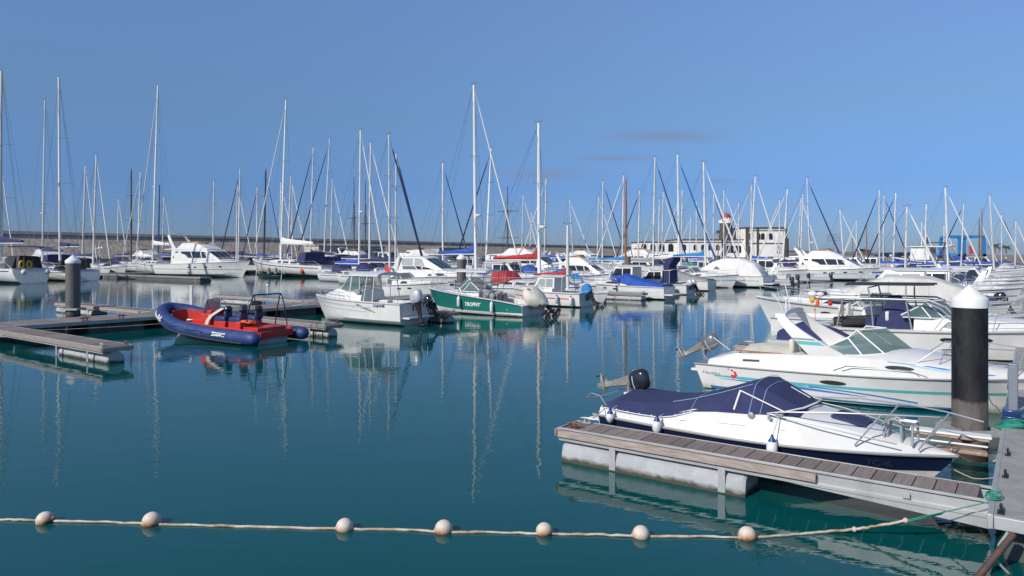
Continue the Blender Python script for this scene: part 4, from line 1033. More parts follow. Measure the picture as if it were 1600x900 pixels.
        for g0, g1 in ((-.92, -.34), (-.3, .3), (.34, .92)): cb.screen(.555*L, .632*L, g0, g1).build('windshield', glass, c)
        slab_roof(e, .22*L, .57*L, B*.36, B*.34, z1+.03, z1+.03)
        m = MB()
        for sd in (1, -1): m.tube([(.23*L, sd*B*.42, S(.2)), (.24*L, sd*B*.34, z1+.05)], .022)
        m.build('roof_post', 'steel', e)
    if style == 'flybridge':
        h.open_deck(.05*L, .22*L, .22*k, .5).build('deck', 'gel', e, angle=25)
        z0 = S(.4); zA = z0+1.15*k**.7
        cb = Loft([(.20*L, B*.40, z0-.05, B*.37, zA, zA+.05), (.45*L, B*.41, z0-.05, B*.36, zA, zA+.06), (.60*L, B*.38, z0-.05, B*.33, zA-.05, zA+.02), (.76*L, B*.30, z0-.02, B*.26, z0+.35, z0+.45), (.90*L, B*.14, S(.9)-.02, B*.1, S(.9)+.05, S(.9)+.1)])
        c = cb.mesh().build('cabin', 'gel', e, angle=30)
        for sd in (1, -1):
            cb.window(((.22*L, .42), (.31*L, .42), (.28*L, .88), (.25*L, .88)), sd).build('window', 'glass', c)
            cb.window(((.335*L, .42), (.46*L, .42), (.43*L, .88), (.315*L, .88)), sd).build('window', 'glass', c)
            cb.window(((.47*L, .42), (.56*L, .42), (.54*L, .88), (.44*L, .88)), sd).build('window', 'glass', c)
            cb.window(((.57*L, .42), (.67*L, .46), (.60*L, .84), (.55*L, .88)), sd).build('window', 'glass', c)
        for g0, g1 in ((-.9, -.34), (-.3, .3), (.34, .9)): cb.screen(.625*L, .73*L, g0, g1).build('windshield', 'glass', c)
        zF = zA+.08
        fl = Loft([(.10*L, B*.36, zF-.05, B*.36, zF+.05, zF+.06), (.26*L, B*.38, zF-.05, B*.36, zF+.15, zF+.2), (.32*L, B*.37, zF-.05, B*.33, zF+.62*k**.5, zF+.66*k**.5), (.48*L, B*.35, zF-.05, B*.30, zF+.60*k**.5, zF+.66*k**.5), (.60*L, B*.32, zF-.12, B*.25, zF-.02, zF+.02)])
        fo = fl.mesh().build('flybridge', 'gel', e, angle=30)
        m = MB(); zw = zF+.64*k**.5; m.tube([(.34*L, B*.30, zw), (.44*L, B*.27, zw+.28), (.47*L, 0, zw+.30), (.44*L, -B*.27, zw+.28), (.34*L, -B*.30, zw)], .03)
        m.add([(.36*L, B*.3, zw-.05), (.48*L, B*.22, zw-.05), (.50*L, 0, zw-.05), (.48*L, -B*.22, zw-.05), (.36*L, -B*.3, zw-.05), (.36*L, B*.3, zw+.1), (.455*L, B*.2, zw+.26), (.475*L, 0, zw+.27), (.455*L, -B*.2, zw+.26), (.36*L, -B*.3, zw+.1)], [(0, 1, 6, 5), (1, 2, 7, 6), (2, 3, 8, 7), (3, 4, 9, 8)])
        m.build('wind_deflector', 'teak', fo)
        if arch:
            za = zF+(1.35 if arch == 'tall' else .85)*k**.6
            arch_(e, .20*L, B*.34, zF+.1, za, -.06*L if arch != 'tall' else -.09*L, .045*L, .025*L, .15)
            m = MB(); m.box((.14*L, 0, za+.28), (.15, 1.4, .12)); m.tube([(.14*L, 0, za-.1), (.14*L, 0, za+.3)], .06); m.build('radar_scanner', 'gel', e)
        for sd in (1, -1):
            for t in (.45, .52, .63, .76): h.ellipse(t*L, S(t)*.70, .20*k**.5, .07*k**.5, sd).build('porthole', 'porthole', ho)
    if rail: rails(e, h, .48, .985, .5*k**.4, n=5, r=.016)
    if motor: 
        for y in ([0] if motor < 2 else [-.38, .38]): outboard(e, -.12, y, fs*.72, msize*k**.5, 35 if motor != 1.5 else 60, cowl)
    if cover: cover(e, h)
    place(e, P, hd, lean); return e, h

def stern_from_near(px, py, Bm, hd):
    """transom centre from the picture position of the near transom corner at the waterline"""
    P = W(px, py); side = Vector((-math.sin(hd), math.cos(hd), 0))
    if side.y < 0: side = -side
    return P+side*Bm*.45
# ================================================================ the boats one can read in front
# ---- 1 navy covered cuddy boat
def local_to(P, tgt): return math.atan2(tgt.y-P.y, tgt.x-P.x)
S1 = A(1.16+.98, 6.05); T1 = A(1.62, .44); hd1 = local_to(S1, T1); L1 = (T1-S1).length
e = empty('covered_motorboat', (0, 0, 0), 0, 'white and navy motorboat with navy canvas cover, moored beside the nearest finger pontoon', 'motorboat')
h = Hull(L1, 2.1, .60, .68, draft=.22, tw=.90, tm=.40, rake=.75, wc=.30, cf=.80, flare=.8, p=2.2, dip=-.0)
ho = h.mesh(22, 9).build('hull', 'gel', e, angle=30)
h.strip(.02, L1-.05, lambda x: .27+.16*(x/L1)**2, lambda x: h.sh(x/L1)-.012, n=40).build('navy_band', 'navyhull', ho)
h.rail(0, 1, .022, -.005, 30, .012).build('rubbing_strake', 'rub', ho)
h.text('7C-K', L1-1.1, .44, .15, -1).build('registration', mat('faint_letters', (.03, .06, .08), .4), ho)
b = lambda x: h.b(x/L1)
dk = Loft([(0.0, b(0)-.03, .58, b(0)-.10, .74, .76), (1.25, b(1.25)-.03, .58, b(1.25)-.10, .76, .78), (1.5, b(1.5)-.03, .58, b(1.5)-.13, .82, .84), (1.9, b(1.9)-.03, .59, b(1.9)-.18, .95, .98), (3.0, b(3)-.03, .6, b(3)-.24, 1.02, 1.10),
           (3.5, b(3.5)-.03, .61, b(3.5)-.26, 1.01, 1.13), (4.2, b(4.2)-.03, .63, b(4.2)-.25, .90, 1.02), (4.8, b(4.8)-.03, .64, b(4.8)-.18, .78, .88), (L1-.25, b(L1-.25)-.02, .66, b(L1-.25)-.05, .71, .74), (L1-.03, .03, .67, .02, .69, .70)])
do = dk.mesh().build('deck', 'gel', e, angle=30)
m = MB()
for sd in (1, -1): m.tube([dk.side(x, .55, sd, .0) for x in (1.7, 2.2, 2.8, 3.4, 4.0, 4.5)], .006, 5)
m.build('styling_line', 'greystripe', do)
cs = [(.04, .86, .73, .80, .78, .81), (.22, .88, .74, .76, .86, .96), (.5, .93, .74, .72, .87, .945), (.9, .95, .74, .70, .88, .96), (1.3, .95, .75, .68, .93, 1.01), (1.55, .93, .80, .66, .99, 1.065), (1.9, .88, .92, .64, 1.09, 1.16), (2.3, .84, .98, .60, 1.23, 1.30), (2.84, .80, 1.01, .52, 1.43, 1.51), (2.87, .80, 1.01, .52, 1.43, 1.51), (3.6, .62, 1.05, .44, 1.10, 1.15)]
cc = Loft(cs)
mm = MB(); rnd = random.Random(3)
xs = []
for a_, b_ in zip(cs, cs[1:]):
    for k in range(4): xs.append(a_[0]+(b_[0]-a_[0])*k/4)
xs.append(cs[-1][0])
secs = []
for x in xs:
    _, wb, zb, ws, zs, zc_ = cc.val(x)
    hh = [(wb, zb), (wb+(ws-wb)*.5, zb+(zs-zb)*.48), (ws+.015, zs-.02), (ws-.03, zs+.012), (ws*.5, zs+(zc_-zs)*.62), (0, zc_)]
    secs.append([Vector((x, y, z)) for y, z in hh]+[Vector((x, -y, z)) for y, z in hh[-2::-1]])
mm.loft(secs); co = mm.build('canvas_cover', 'navycanvas', e, angle=14)
m = MB()
for x in (1.85, 2.85, 3.02): m.tube([cc.side(x, f, 1, .004) for f in (0, .5, .95)]+[cc.top(x, g, .005) for g in (.95, .5, 0, -.5, -.95)]+[cc.side(x, f, -1, .004) for f in (.95, .5, 0)], .004, 4)
m.tube([cc.top(x, .98, .008) for x in (1.4, 1.8, 2.3, 2.8)], .004, 4); m.tube([cc.top(x, -.98, .008) for x in (1.4, 1.8, 2.3, 2.8)], .004, 4)
m.build('seam', 'paleblue', co)
m = MB()
for sd in (1, -1):
    m.tube([cc.side(x, -.02, sd, .012) for x in (.1, .5, .9, 1.3, 1.55, 1.72, 1.9)], .009, 5)
    m.tube([cc.side(2.62, .93, sd, .02), (2.60, sd*.80, 1.04)], .018, 6)
    m.tube([cc.side(2.62, .93, sd, .02), (3.42, sd*.72, 1.10)], .011, 6)
    m.tube([(3.38, sd*.72, 1.10), (3.60, sd*.44, 1.155), (3.66, 0, 1.18)], .015, 6)
    for x in (.4, .65, .9, 1.15, 1.35, 1.6, 1.75): m.ball(cc.side(x, .04, sd, .014), .014, 6)
m.tube([cc.top(3.2, .25, .02), cc.top(3.5, .35, .02)], .008, 5)
m.build('cover_trim', 'white', co)
# hatch, vent, lamps
m = MB(); m.loft([[Vector((x, y, z)) for y, z in ((-w, zz), (-w+.04, zz+.06), (w-.04, zz+.06), (w, zz))] for x, w, zz in ((3.95, .28, 1.00), (4.0, .31, 1.01), (4.38, .27, .945), (4.46, .2, .92))], closed=True)
m.build('hatch', 'navycanvas', e)
m = MB(); m.lathe([(.01, -.02), (.05, -.01), (.055, .01), (.03, .03), (.01, .035)], (2.9, -(dk.val(2.9)[3]+.05), 1.0), 12, 'y'); m.box((3.2, -.83, 1.0), (.05, .02, .06)); m.box((3.35, -.80, 1.07), (.12, .04, .03)); m.build('deck_fitting', 'steel', e)
# rails
m = MB()
for sd in (1, -1):
    tp = [Vector((3.15, sd*.80, 1.06)), Vector((3.35, sd*.79, 1.11)), Vector((4.1, sd*.72, 1.20)), Vector((4.9, sd*.48, 1.24)), Vector((5.45, sd*.24, 1.25))]
    if sd > 0: tp += [Vector((L1+.30, .10, 1.20))]
    m.tube(tp, .0125, 7)
    m.tube([Vector((3.15, sd*.80, 1.06)), Vector((3.9, sd*.77, .99)), Vector((4.6, sd*.60, .88)), Vector((4.95, sd*.50, .83))], .011, 6)
    for x0, x1, y0, y1 in ((4.75, 4.35, .60, .66), (5.48, 5.25, .27, .33)): m.tube([Vector((x0-.35 if x0 < 5 else x0-.3, sd*(y0), h.sh(.8)+.08)), Vector((x0, sd*y0*.9, 1.23))], .0125, 7)
m.build('bow_rail', 'steel', e)
m = MB()
for y in (-.20, -.05):
    m.tube([(4.75, y-.02, .82), (4.77, y, 1.10), (4.85, y, 1.13), (4.93, y, 1.10), (4.95, y, .80)], .02, 7)
for x in (4.72, 5.1): m.tube([(x, -.26, .78), (x, -.24, 1.06), (x+.05, -.15, 1.1), (x+.05, .02, 1.1), (x, .08, 1.06), (x, .1, .78)], .019, 7)
m.tube([(4.75, -.12, 1.1), (5.12, -.12, 1.1)], .015); m.tube([(4.75, -.02, 1.1), (5.12, -.02, 1.1)], .015)
m.build('bow_ladder', 'steel', e)
m = MB()
for sd in (1, -1): m.tube([(.12, sd*.82, .76), (-.02, sd*.84, .93), (-.22, sd*.82, .95), (-.42, sd*.70, .82), (-.46, sd*.4, .78), (-.46, 0, .76)], .014, 7)
m.tube([(-.1, .7, .5), (-.35, .7, .5), (-.42, .62, .48), (-.42, -.5, .48), (-.35, -.6, .5), (-.1, -.6, .5)], .014, 6)
m.build('stern_rail', 'steel', e)
m = MB(); m.box((-.16, .1, .45), (.34, 1.7, .05)); m.box((-.10, .35, .62), (.12, .30, .42)); m.build('swim_platform', 'gel', e, bevel=.01)
outboard(e, -.10, .32, .93, .76, 76, 'blackgloss', 'greyleg')
place(e, S1, hd1)
MW1 = e.matrix_world.copy()
def L2W(Mw, x, y, z): return Mw @ Vector((x, y, z))
for x, t, rd, ln in ((1.35, 'white ball fender with navy top between the covered motorboat and the pontoon', False, .26), (3.33, 'blue topped white fender hanging below the canopy corner of the covered motorboat', False, .42), (.35, 'small blue capped fender at the stern of the covered motorboat', False, .2)):
    yy = -(h.b(x/L1)+.08); zz = .62 if x < 3 else .58
    fender(L2W(MW1, x, yy, zz if ln < .3 else .52), t, 'fenders of the covered motorboat', ln, .085 if x > 3 else .08, top=L2W(MW1, x, yy+.28, 1.05 if x > 3 else .8))
def rope(name, pts, label, r=.009, m_='rope', sag=0.0, n=10):
    P = []
    for a, c in zip(pts, pts[1:]):
        for k in range(n):
            u = k/n; q = Vector(a).lerp(Vector(c), u); q.z -= sag*4*u*(1-u); P.append(q)
    P.append(Vector(pts[-1])); m = MB(); m.tube(P, r, 6); return tag(m.build(name, m_), label, 'rope')
rope('mooring_rope', [L2W(MW1, L1-.45, -.12, .72), W(1519, 747, .30), A(1.2, -.13, ZD+.04)], 'white bow rope of the covered motorboat sagging to the walkway cleat', sag=.03)
rope('mooring_rope', [L2W(MW1, L1-.1, .1, .74), W(1530, 724, .34), A(2.5, -.13, ZD+.04)], 'white bow rope looping up beside the foot of the black pile', sag=.05, r=.011)
e = empty('boarding_plank', A(2.62, .62, .70), HR+.05, 'old brown plank with white top at the foot of the black pile', 'plank')
m = MB(); m.box((0, 0, .045), (1.05, .24, .05)); m.box((.12, -.32, -.1), (.75, .2, .06)); m.build('plank_core', 'brown', e, bevel=.02)
m = MB(); m.box((0, 0, .09), (1.10, .26, .035)); m.box((0.0, -.22, -.02), (1.0, .03, .03)); m.build('plank_top', 'white', e, bevel=.012)
rope('mooring_rope', [W(1545, 620, .75), W(1556, 634, .60), A(5.2, -.13, ZD+.05)], 'short white rope between the pile and the walkway cleat behind it', sag=.05)

# ---- 2 arch cruiser
B2 = 2.55
S2 = stern_from_near(1105, 607, B2, HR); L2_ = 7.3
e = empty('arch_cruiser', (0, 0, 0), 0, 'white sport cruiser with swept arch and teal stripes, behind the navy covered boat', 'motorboat')
h = Hull(L2_, B2, .66, .86, draft=.3, tw=.92, tm=.42, rake=.9, wc=.33, cf=.94, flare=.9, p=2.4, rev=-.35)
ho = h.mesh(24, 9).build('hull', 'gel', e, angle=30)
zr = lambda x: h.sh(x/L2_)
h.rail(0, 1, .022, -.01, 30, .012).build('rubbing_strake', 'rub', ho)
h.strip(.9, L2_-.12, lambda x: zr(x)*.53-.01, lambda x: zr(x)*.53+.055, n=40).build('teal_stripe', 'teal', ho)
h.strip(.35, 2.7, lambda x: zr(x)*(.56-.10*(x/2.7)), lambda x: zr(x)*(.56-.10*(x/2.7))+.07*math.sin(math.pi*min(1, x/2.75))+.003, n=20).build('teal_swoosh', 'teal', ho)
h.strip(.45, 3.9, lambda x: zr(x)*.47-.13*(1-((x-2.6)/2.2)**2 if 0 else (x-.45)/3.45*.9)-.0, lambda x: zr(x)*.47-.13*((x-.45)/3.45*.9)+.055*math.sin(math.pi*(x-.45)/3.45)+.006, n=24).build('blue_swoosh', 'skyblue', ho)
h.strip(2.6, 4.9, lambda x: .33-.18*((x-2.6)/2.3)**2, lambda x: .36-.17*((x-2.6)/2.3)**2, n=20).build('blue_line', 'skyblue', ho)
h.strip(.2, L2_-1.6, -.02, .10, n=20).build('boot_stripe', 'antifoul_blue', ho)
for sd in (1, -1):
    h.ellipse(3.15, .50, .30, .055, sd).build('porthole', 'porthole', ho)
m = h.text('Nautilus', .10, .40, .12, -1, shear=.3); m.build('boat_name', 'greystripe', ho)
q = MB()   # red curled emblem
import itertools
em = [(1.50, .585), (1.58, .56), (1.64, .51), (1.655, .455), (1.63, .40), (1.585, .375), (1.55, .395), (1.56, .43), (1.595, .435)]
for (a, c), w in zip(em, (.018, .028, .034, .036, .034, .03, .026, .022, .016)):
    n = 10; a -= .78; q.add([h.at(a, c, -1, .010)]+[h.at(a+w*math.cos(2*math.pi*k/n), c+w*math.sin(2*math.pi*k/n), -1, .009) for k in range(n)], [(0, 1+k, 1+(k+1) % n) for k in range(n)])
q.build('emblem', 'redstripe', ho)
b = lambda x: h.b(x/L2_)
ST = [(0.0, b(0)-.03, .64, b(0)-.10, .78, .80), (.35, b(.3)-.03, .64, b(.3)-.12, .86, .88), (.75, b(.7)-.03, .65, b(.7)-.14, 1.00, 1.02), (1.9, b(1.9)-.03, .66, b(1.9)-.15, 1.06, 1.08)]
h2 = MB(); secs = []
# deck moulding with a cockpit well between 0.75 and 2.9
def sec2(x, zs, well, crown):
    bb_ = b(x); z0 = zr(x)-.02
    if well: q_ = [(bb_-.03, z0), (bb_-.13, zs-.04), (bb_-.17, zs), (bb_-.36, zs), (bb_-.39, .5), (0, .48)]
    else: q_ = [(max(.02, bb_-.03), z0), (max(.015, bb_-.13 if bb_ > .3 else bb_*.6), zs-.04), (max(.012, bb_-.18 if bb_ > .35 else bb_*.5), zs), (bb_*.45, zs+(crown-zs)*.75), (bb_*.22, zs+(crown-zs)*.95), (0, crown)]
    return [Vector((x, y, z)) for y, z in q_]+[Vector((x, -y, z)) for y, z in q_[-2::-1]]
for x, zs, wl, cr_ in ((0, .78, 0, .80), (.3, .86, 0, .88), (.55, .95, 0, .97), (.75, 1.0, 0, 1.0), (.751, 1.0, 1, 0), (1.8, 1.07, 1, 0), (2.9, 1.12, 1, 0), (2.901, 1.12, 0, 1.2), (3.4, 1.16, 0, 1.30), (4.2, 1.16, 0, 1.34), (4.9, 1.12, 0, 1.30), (5.6, 1.06, 0, 1.19), (6.4, .98, 0, 1.04), (7.0, .91, 0, .94), (L2_-.04, .88, 0, .89)):
    secs.append(sec2(x, zs, wl, cr_))
h2.loft(secs); do = h2.build('deck', 'gel', e, angle=28)
DK = Loft([(x, b(x)-.03, zr(x)-.02, b(x)-.13, zs-.04, c_) for x, zs, c_ in ((0, .78, .8), (.75, 1.0, 1), (2.9, 1.12, 1.2), (3.4, 1.16, 1.3), (4.2, 1.16, 1.34), (4.9, 1.12, 1.3), (5.6, 1.06, 1.19), (6.4, .98, 1.04), (7.0, .91, .94))])
for sd in (1, -1):
    m = MB(); n = 14
    vs = [DK.side(4.55, .62, sd, .012)]+[DK.side(4.55+.30*math.cos(2*math.pi*k/n), .62+.13*math.sin(2*math.pi*k/n), sd, .010) for k in range(n)]
    m.add(vs, [(0, 1+k, 1+(k+1) % n) for k in range(n)]); m.build('porthole', 'porthole', do)
    DK.window(((.95, .52), (1.38, .52), (1.38, .68), (.95, .68)), sd).build('engine_vent', 'porthole', do)
    DK.window(((4.3, .92), (6.2, .80), (6.2, .86), (4.3, .97)), sd).build('teal_stripe', 'teal', do)
    m = DK.window(((5.0, .90), (6.7, .45), (6.7, .62), (5.1, .95)), sd); m.build('blue_stripe', 'skyblue', do)
    m = DK.window(((4.75, .80), (6.2, .42), (6.3, .52), (4.9, .88)), sd, off=.010); m.build('pale_stripe', 'paleblue', do)
    m = MB(); m.tube([DK.side(x, f, sd, .02) for x, f in ((3.15, .25), (3.45, .55), (4.75, .50), (5.1, .15))], .010, 5); m.tube([DK.side(x, f, sd, .03) for x, f in ((3.35, .25), (3.55, .42), (3.62, .44), (4.85, .40), (4.95, .2))], .008, 5); m.build('grab_rail', 'steel', do)
windshield(e, 4.75, 2.75, 1.0, 1.24, .50, .62, 'clearglass', 'white', .022, zb=1.12, top_in=.80)
# inner dash and seats
m = MB(); m.box((3.1, -.45, .95), (.35, .7, .5)); m.build('dash', 'gel2', e, bevel=.05)
m = MB(); m.box((2.3, .45, .85), (.55, .55, .45)); m.box((2.05, .45, 1.2), (.14, .55, .45)); m.box((2.3, -.45, .85), (.55, .55, .45)); m.box((2.05, -.45, 1.2), (.14, .55, .45)); m.box((1.15, 0, .75), (.6, 1.6, .5)); m.build('seat', 'creamcanvas', e, bevel=.06)
m = MB(); m.loft([[Vector((x, y, z)) for y, z in ((-.85, z0), (-.5, z0+.10), (0, z0+.16), (.5, z0+.10), (.85, z0))] for x, z0 in ((.8, .98), (1.3, 1.06), (2.0, 1.02))]); m.build('cockpit_cover', 'creamcanvas', e)
m = MB(); m.box((1.4, -1.0, 1.065), (1.3, .16, .02)); m.box((1.35, -.86, .93), (1.2, .03, .14)); m.build('teak_trim', mat('varnished_teak', (.45, .19, .06), .35), e)
# swept arch
m = MB()
for sd in (1, -1):
    q = []
    for i in range(11):
        u = i/10; cx = 2.65-.95*u-.08*math.sin(u*math.pi); c = .80*(1-u)**1.6+.22; y = 1.12-.22*u**2; z = 1.02+1.04*u**.9
        q.append([Vector((cx, sd*y, z)), Vector((cx+c, sd*y, z)), Vector((cx+c, sd*(y-.10), z)), Vector((cx, sd*(y-.10), z))])
    m.loft(q, closed=True)
q = []
for i in range(11):
    g = -1+2*i/10; y = .90*g; z = 2.06+.08*(1-g**4); x_ = 1.70
    q.append([Vector((x_, y, z-.09)), Vector((x_+.26, y, z-.09)), Vector((x_+.26, y, z+.03)), Vector((x_, y, z+.03))])
m.loft(q, closed=True); ao = m.build('radar_arch', 'gel', e, angle=30)
for sd in (1, -1):
    for z0, z1, c in ((1.36, 1.44, 'teal'), (1.47, 1.51, 'greystripe')):
        v = []
        for z in (z0, z1):
            u = ((z-1.02)/1.04)**(1/.9); cx = 2.65-.95*u-.08*math.sin(u*math.pi); cc_ = .80*(1-u)**1.6+.22; y = 1.12-.22*u**2
            v += [(cx+.01, sd*(y+.006), z), (cx+cc_*.92, sd*(y+.006), z)]
        m = MB(); m.add(v, [(0, 1, 3, 2)]); m.build('arch_stripe', c, ao)
m = MB(); m.tube([(1.8, .2, 2.1), (1.65, .2, 2.8)], .012); m.tube([(1.8, -.3, 2.1), (1.82, -.3, 2.4)], .02); m.tube([(1.8, -.5, 2.1), (1.6, -.5, 2.5)], .008); m.ball((1.82, -.3, 2.42), .05, 8); m.build('antenna', 'white', ao)
m = MB()
for sd in (1, -1): m.tube([(4.9, sd*.95, 1.12), (5.3, sd*.85, 1.45), (6.2, sd*.62, 1.5), (7.1, sd*.22, 1.45)]+([(7.35, 0, 1.42)] if sd > 0 else []), .0125, 6)
for sd in (1, -1):
    for x, y in ((5.45, .80), (6.2, .6), (6.9, .3)): m.tube([(x-.15, sd*y, DK.val(x)[4]), (x, sd*y, 1.47)], .011, 6)
m.build('bow_rail', 'steel', e)
m = MB(); m.tube([(-.1, -.8, .7), (-.3, -.8, .95), (.2, -.9, 1.2)], .015); m.tube([(.1, -.95, 1.35), (.55, -.95, 1.05)], .02); m.build('stern_rail', 'steel', e)
m = MB(); m.box((-.25, 0, .46), (.5, 2.1, .07)); m.build('swim_platform', 'gel', e, bevel=.02)
m = MB(); m.loft([[Vector((x, y, z)) for y, z in ((-.2, 1.29), (-.18, 1.34), (.18, 1.34), (.2, 1.29))] for x in (5.3, 5.9)], closed=True); m.build('hatch', 'greycanvas', e)
outboard(e, -.40, -.35, .92, .80, 62, 'greycowl', 'greyleg')
place(e, S2, HR); MW2 = e.matrix_world.copy(); h_2 = h

# ---- 3 blue canvas boat with black tubes and steel frame, behind the arch cruiser
S3 = W(1262, 548)+U*1.3
e, h = motorboat('white cruiser with steel frame top and navy seat cover, right of the radar arch', S3, HR, 8.6, 2.9, 'cuddy', stripe=None, glass='clearglass', fs=.9, fb=1.25, rail=True)
m = MB()
for sd in (1, -1):
    m.tube([(2.2, sd*1.2, .9), (2.1, sd*1.15, 1.9), (2.0, sd*1.1, 2.4)], .028, 7); m.tube([(3.4, sd*1.2, .95), (3.2, sd*1.15, 2.0), (3.2, sd*1.1, 2.5)], .028, 7)
    m.tube([(.2, sd*1.25, 2.0), (3.9, sd*1.2, 2.02), (4.4, sd*1.2, 1.8), (5.0, sd*1.2, 1.1)], .035, 7); m.tube([(1.0, sd*1.22, 1.0), (1.2, sd*1.2, 2.02)], .028, 7)
    m.tube([(.2, sd*1.1, 1.92), (3.8, sd*1.1, 1.93), (4.25, sd*1.1, 1.73), (4.85, sd*1.1, 1.1)], .025, 7)
m.tube([(2.0, -1.1, 2.4), (2.0, 1.1, 2.4)], .025); m.tube([(.2, -1.25, 2.0), (.2, 1.25, 2.0)], .025)
m.build('steel_frame', 'steel', e)
slab_roof(e, 1.2, 4.0, 1.0, .85, 2.46, 2.50, .03, .06, 'sun_top', 'darkcanvas')
canopy(e, [(1.9, 1.1, .8, .9, 1.25, 1.3), (2.3, 1.2, .8, .7, 1.35, 1.4), (2.5, 1.2, .8, .5, 1.85, 2.05), (2.85, 1.2, .8, .4, 1.95, 2.12), (3.6, 1.1, .8, .4, 1.2, 1.3)], 'navycanvas', 'seat_cover')
m = MB(); m.tube([(.1+.1*k, -.6, 2.12) for k in range(5)], .09); m.build('rolled_canvas', 'darkcanvas', e)
tm = empty('inflatable_tender', e.matrix_world @ Vector((1.6, -.1, 1.05)), HR+.5, 'black inflatable tender lying behind the radar arch', 'tender')
m = MB(); m.tube([(-.8, -.42, 0), (.5, -.45, .05), (.95, -.2, .14), (1.0, .1, .15), (.7, .42, .1), (-.8, .45, 0)], .17, 10); m.build('tube', 'rubber', tm)
m = MB(); m.box((-.0, 0, -.05), (1.4, .7, .06)); m.build('floor', 'greycanvas', tm)
bn = empty('hanging_gear', e.matrix_world @ Vector((.15, -1.25, 2.05)), HR, 'bunch of yellow, orange and red floats and lines hung on the steel rail', 'floats')
m = MB(); m.ball((0, 0, -.12), .11, 8, (1, .7, 1.5)); m.ball((.08, 0, -.5), .05, 8); m.build('yellow_float', 'yellow', bn)
m = MB(); m.ball((.18, 0, -.25), .1, 8, (.7, .7, 1.7)); m.build('orange_float', 'orange', bn)
m = MB(); m.ball((.62, 0, -.26), .09, 8); m.tube([(.1, 0, -.3), (.1, 0, -1.0)], .01); m.ball((.1, 0, -1.05), .07, 6, (1, 1, 1.7)); m.build('red_float', 'redball', bn)
m = MB(); m.ball((.0, 0, .05), .16, 8, (1.2, .8, .8)); m.ball((.28, 0, .06), .12, 8, (1.2, .8, .8)); m.build('white_bundle', 'whitecanvas', bn)
cb_ = empty('motor_cover_boat', (0, 0, 0), 0, 'small dinghy under a navy blue cover astern of the arch cruiser', 'dinghy')
hh = Hull(3.2, 1.5, .45, .6, draft=.15, rake=.3); hh.mesh(12, 5).build('hull', 'gel', cb_); hh.deck(camber=.1).build('deck', 'gelgrey', cb_)
canopy(cb_, [(.3, .62, .5, .5, .7, .8), (1.2, .68, .5, .45, 1.05, 1.2), (2.2, .5, .55, .3, .85, .95), (2.8, .3, .55, .2, .62, .66)], 'navycanvas')
place(cb_, W(1205, 548)+U*.2, HR)

# ---- RIB
P_n = W(387, 540, .0); S4 = P_n+U*1.15-V*.0; hd4 = math.atan2((W(262, 508, 0)-P_n).y, (W(262, 508, 0)-P_n).x)
hd4 = HV+.06
e = empty('rigid_inflatable', (0, 0, 0), 0, 'navy blue inflatable boat with bright red deck and seats, left of the white fishing boats', 'inflatable boat')
RL = 7.4; RB = 1.22
def tubepath(sd):
    return [(-.65, sd*RB, .30), (.0, sd*RB, .30), (2.5, sd*RB, .35), (4.6, sd*RB*.99, .52), (5.9, sd*RB*.84, .78), (6.75, sd*RB*.54, .98), (7.15, sd*.26, 1.07), (7.24, 0, 1.10)]
m = MB(); L_ = tubepath(1); R_ = tubepath(-1)[::-1][1:]
def smoothp(p, n=4):
    p = [Vector(q) for q in p]; out = []
    for i in range(len(p)-1):
        a = p[max(i-1, 0)]; b0 = p[i]; c = p[i+1]; d = p[min(i+2, len(p)-1)]
        for k in range(n):
            t = k/n; out.append(.5*((2*b0)+(-a+c)*t+(2*a-5*b0+4*c-d)*t*t+(-a+3*b0-3*c+d)*t**3))
    out.append(p[-1]); return out
path = smoothp(L_+R_); N = len(path)
rad = [.27 if 3 < i < N-4 else [.04, .16, .235, .265][min(i, N-1-i)] for i in range(N)]
m.tube(path, rad, 20); to = m.build('tube', 'tubenavy', e)
def tube_pt(x, z, off=.004):
    # outer surface of the port tube
    best = max([i for i in range(N//2) if path[i].x <= x] or [0]); p = path[best]; q = path[min(best+1, N-1)]
    u = (x-p.x)/max(.01, q.x-p.x); c = p.lerp(q, max(0, min(1, u))); dz = max(-.26, min(.26, z))
    d = (path[min(best+1, N-1)]-path[max(best-1, 0)]); nrm = Vector((d.y*-1, d.x, 0)); nrm = -nrm if nrm.y < 0 else nrm
    nrm.normalize(); return c+nrm*(math.sqrt(max(0, .27**2-dz*dz))+off)+Vector((0, 0, dz))
def tube_text(txt, x, z, size, col, **k):
    vs, fs = text_mesh(txt, size, **k); mm_ = MB(); mm_.add([tube_pt(x-a, z+c, .008) for a, c in vs], fs); return mm_.build('lettering', col, to)
tube_text('ZODIAC', 1.9, .0, .19, 'white', bold=.012, sx=1.15)
tube_text('Pto-Rd', 6.6, -.06, .32, 'white', bold=.014, shear=.2)
m = MB(); m.tube([tube_pt(x, -.20, .01) for x in [.1+.35*k for k in range(19)]], .035, 6); m.build('rubbing_strake', 'rubber', to)
m = MB(); m.tube([tube_pt(x, .06+.05*math.sin(x*5), .02) for x in [1.0+.25*k for k in range(20)]], .008, 5)
for x in (1.2, 2.6, 3.5, 4.6, 5.4): m.ball(tube_pt(x, .05, .0), .045, 8, (1.6, .5, .8))
m.build('grab_line', 'black', to)
hb = Hull(7.0, 1.7, .28, .7, draft=.2, tw=.95, rake=.6); hb.mesh(12, 5).build('hull', 'gelgrey', e)
m = MB()
fl = [(.0, .98), (3, .98), (4.8, .9), (5.9, .64), (6.6, .3)]
m.loft([[Vector((x, w, .42+.05*x/2)), Vector((x, 0, .40+.05*x/2)), Vector((x, -w, .42+.05*x/2))] for x, w in fl], caps=False); m.build('deck', 'ribdeck', e)
m = MB()
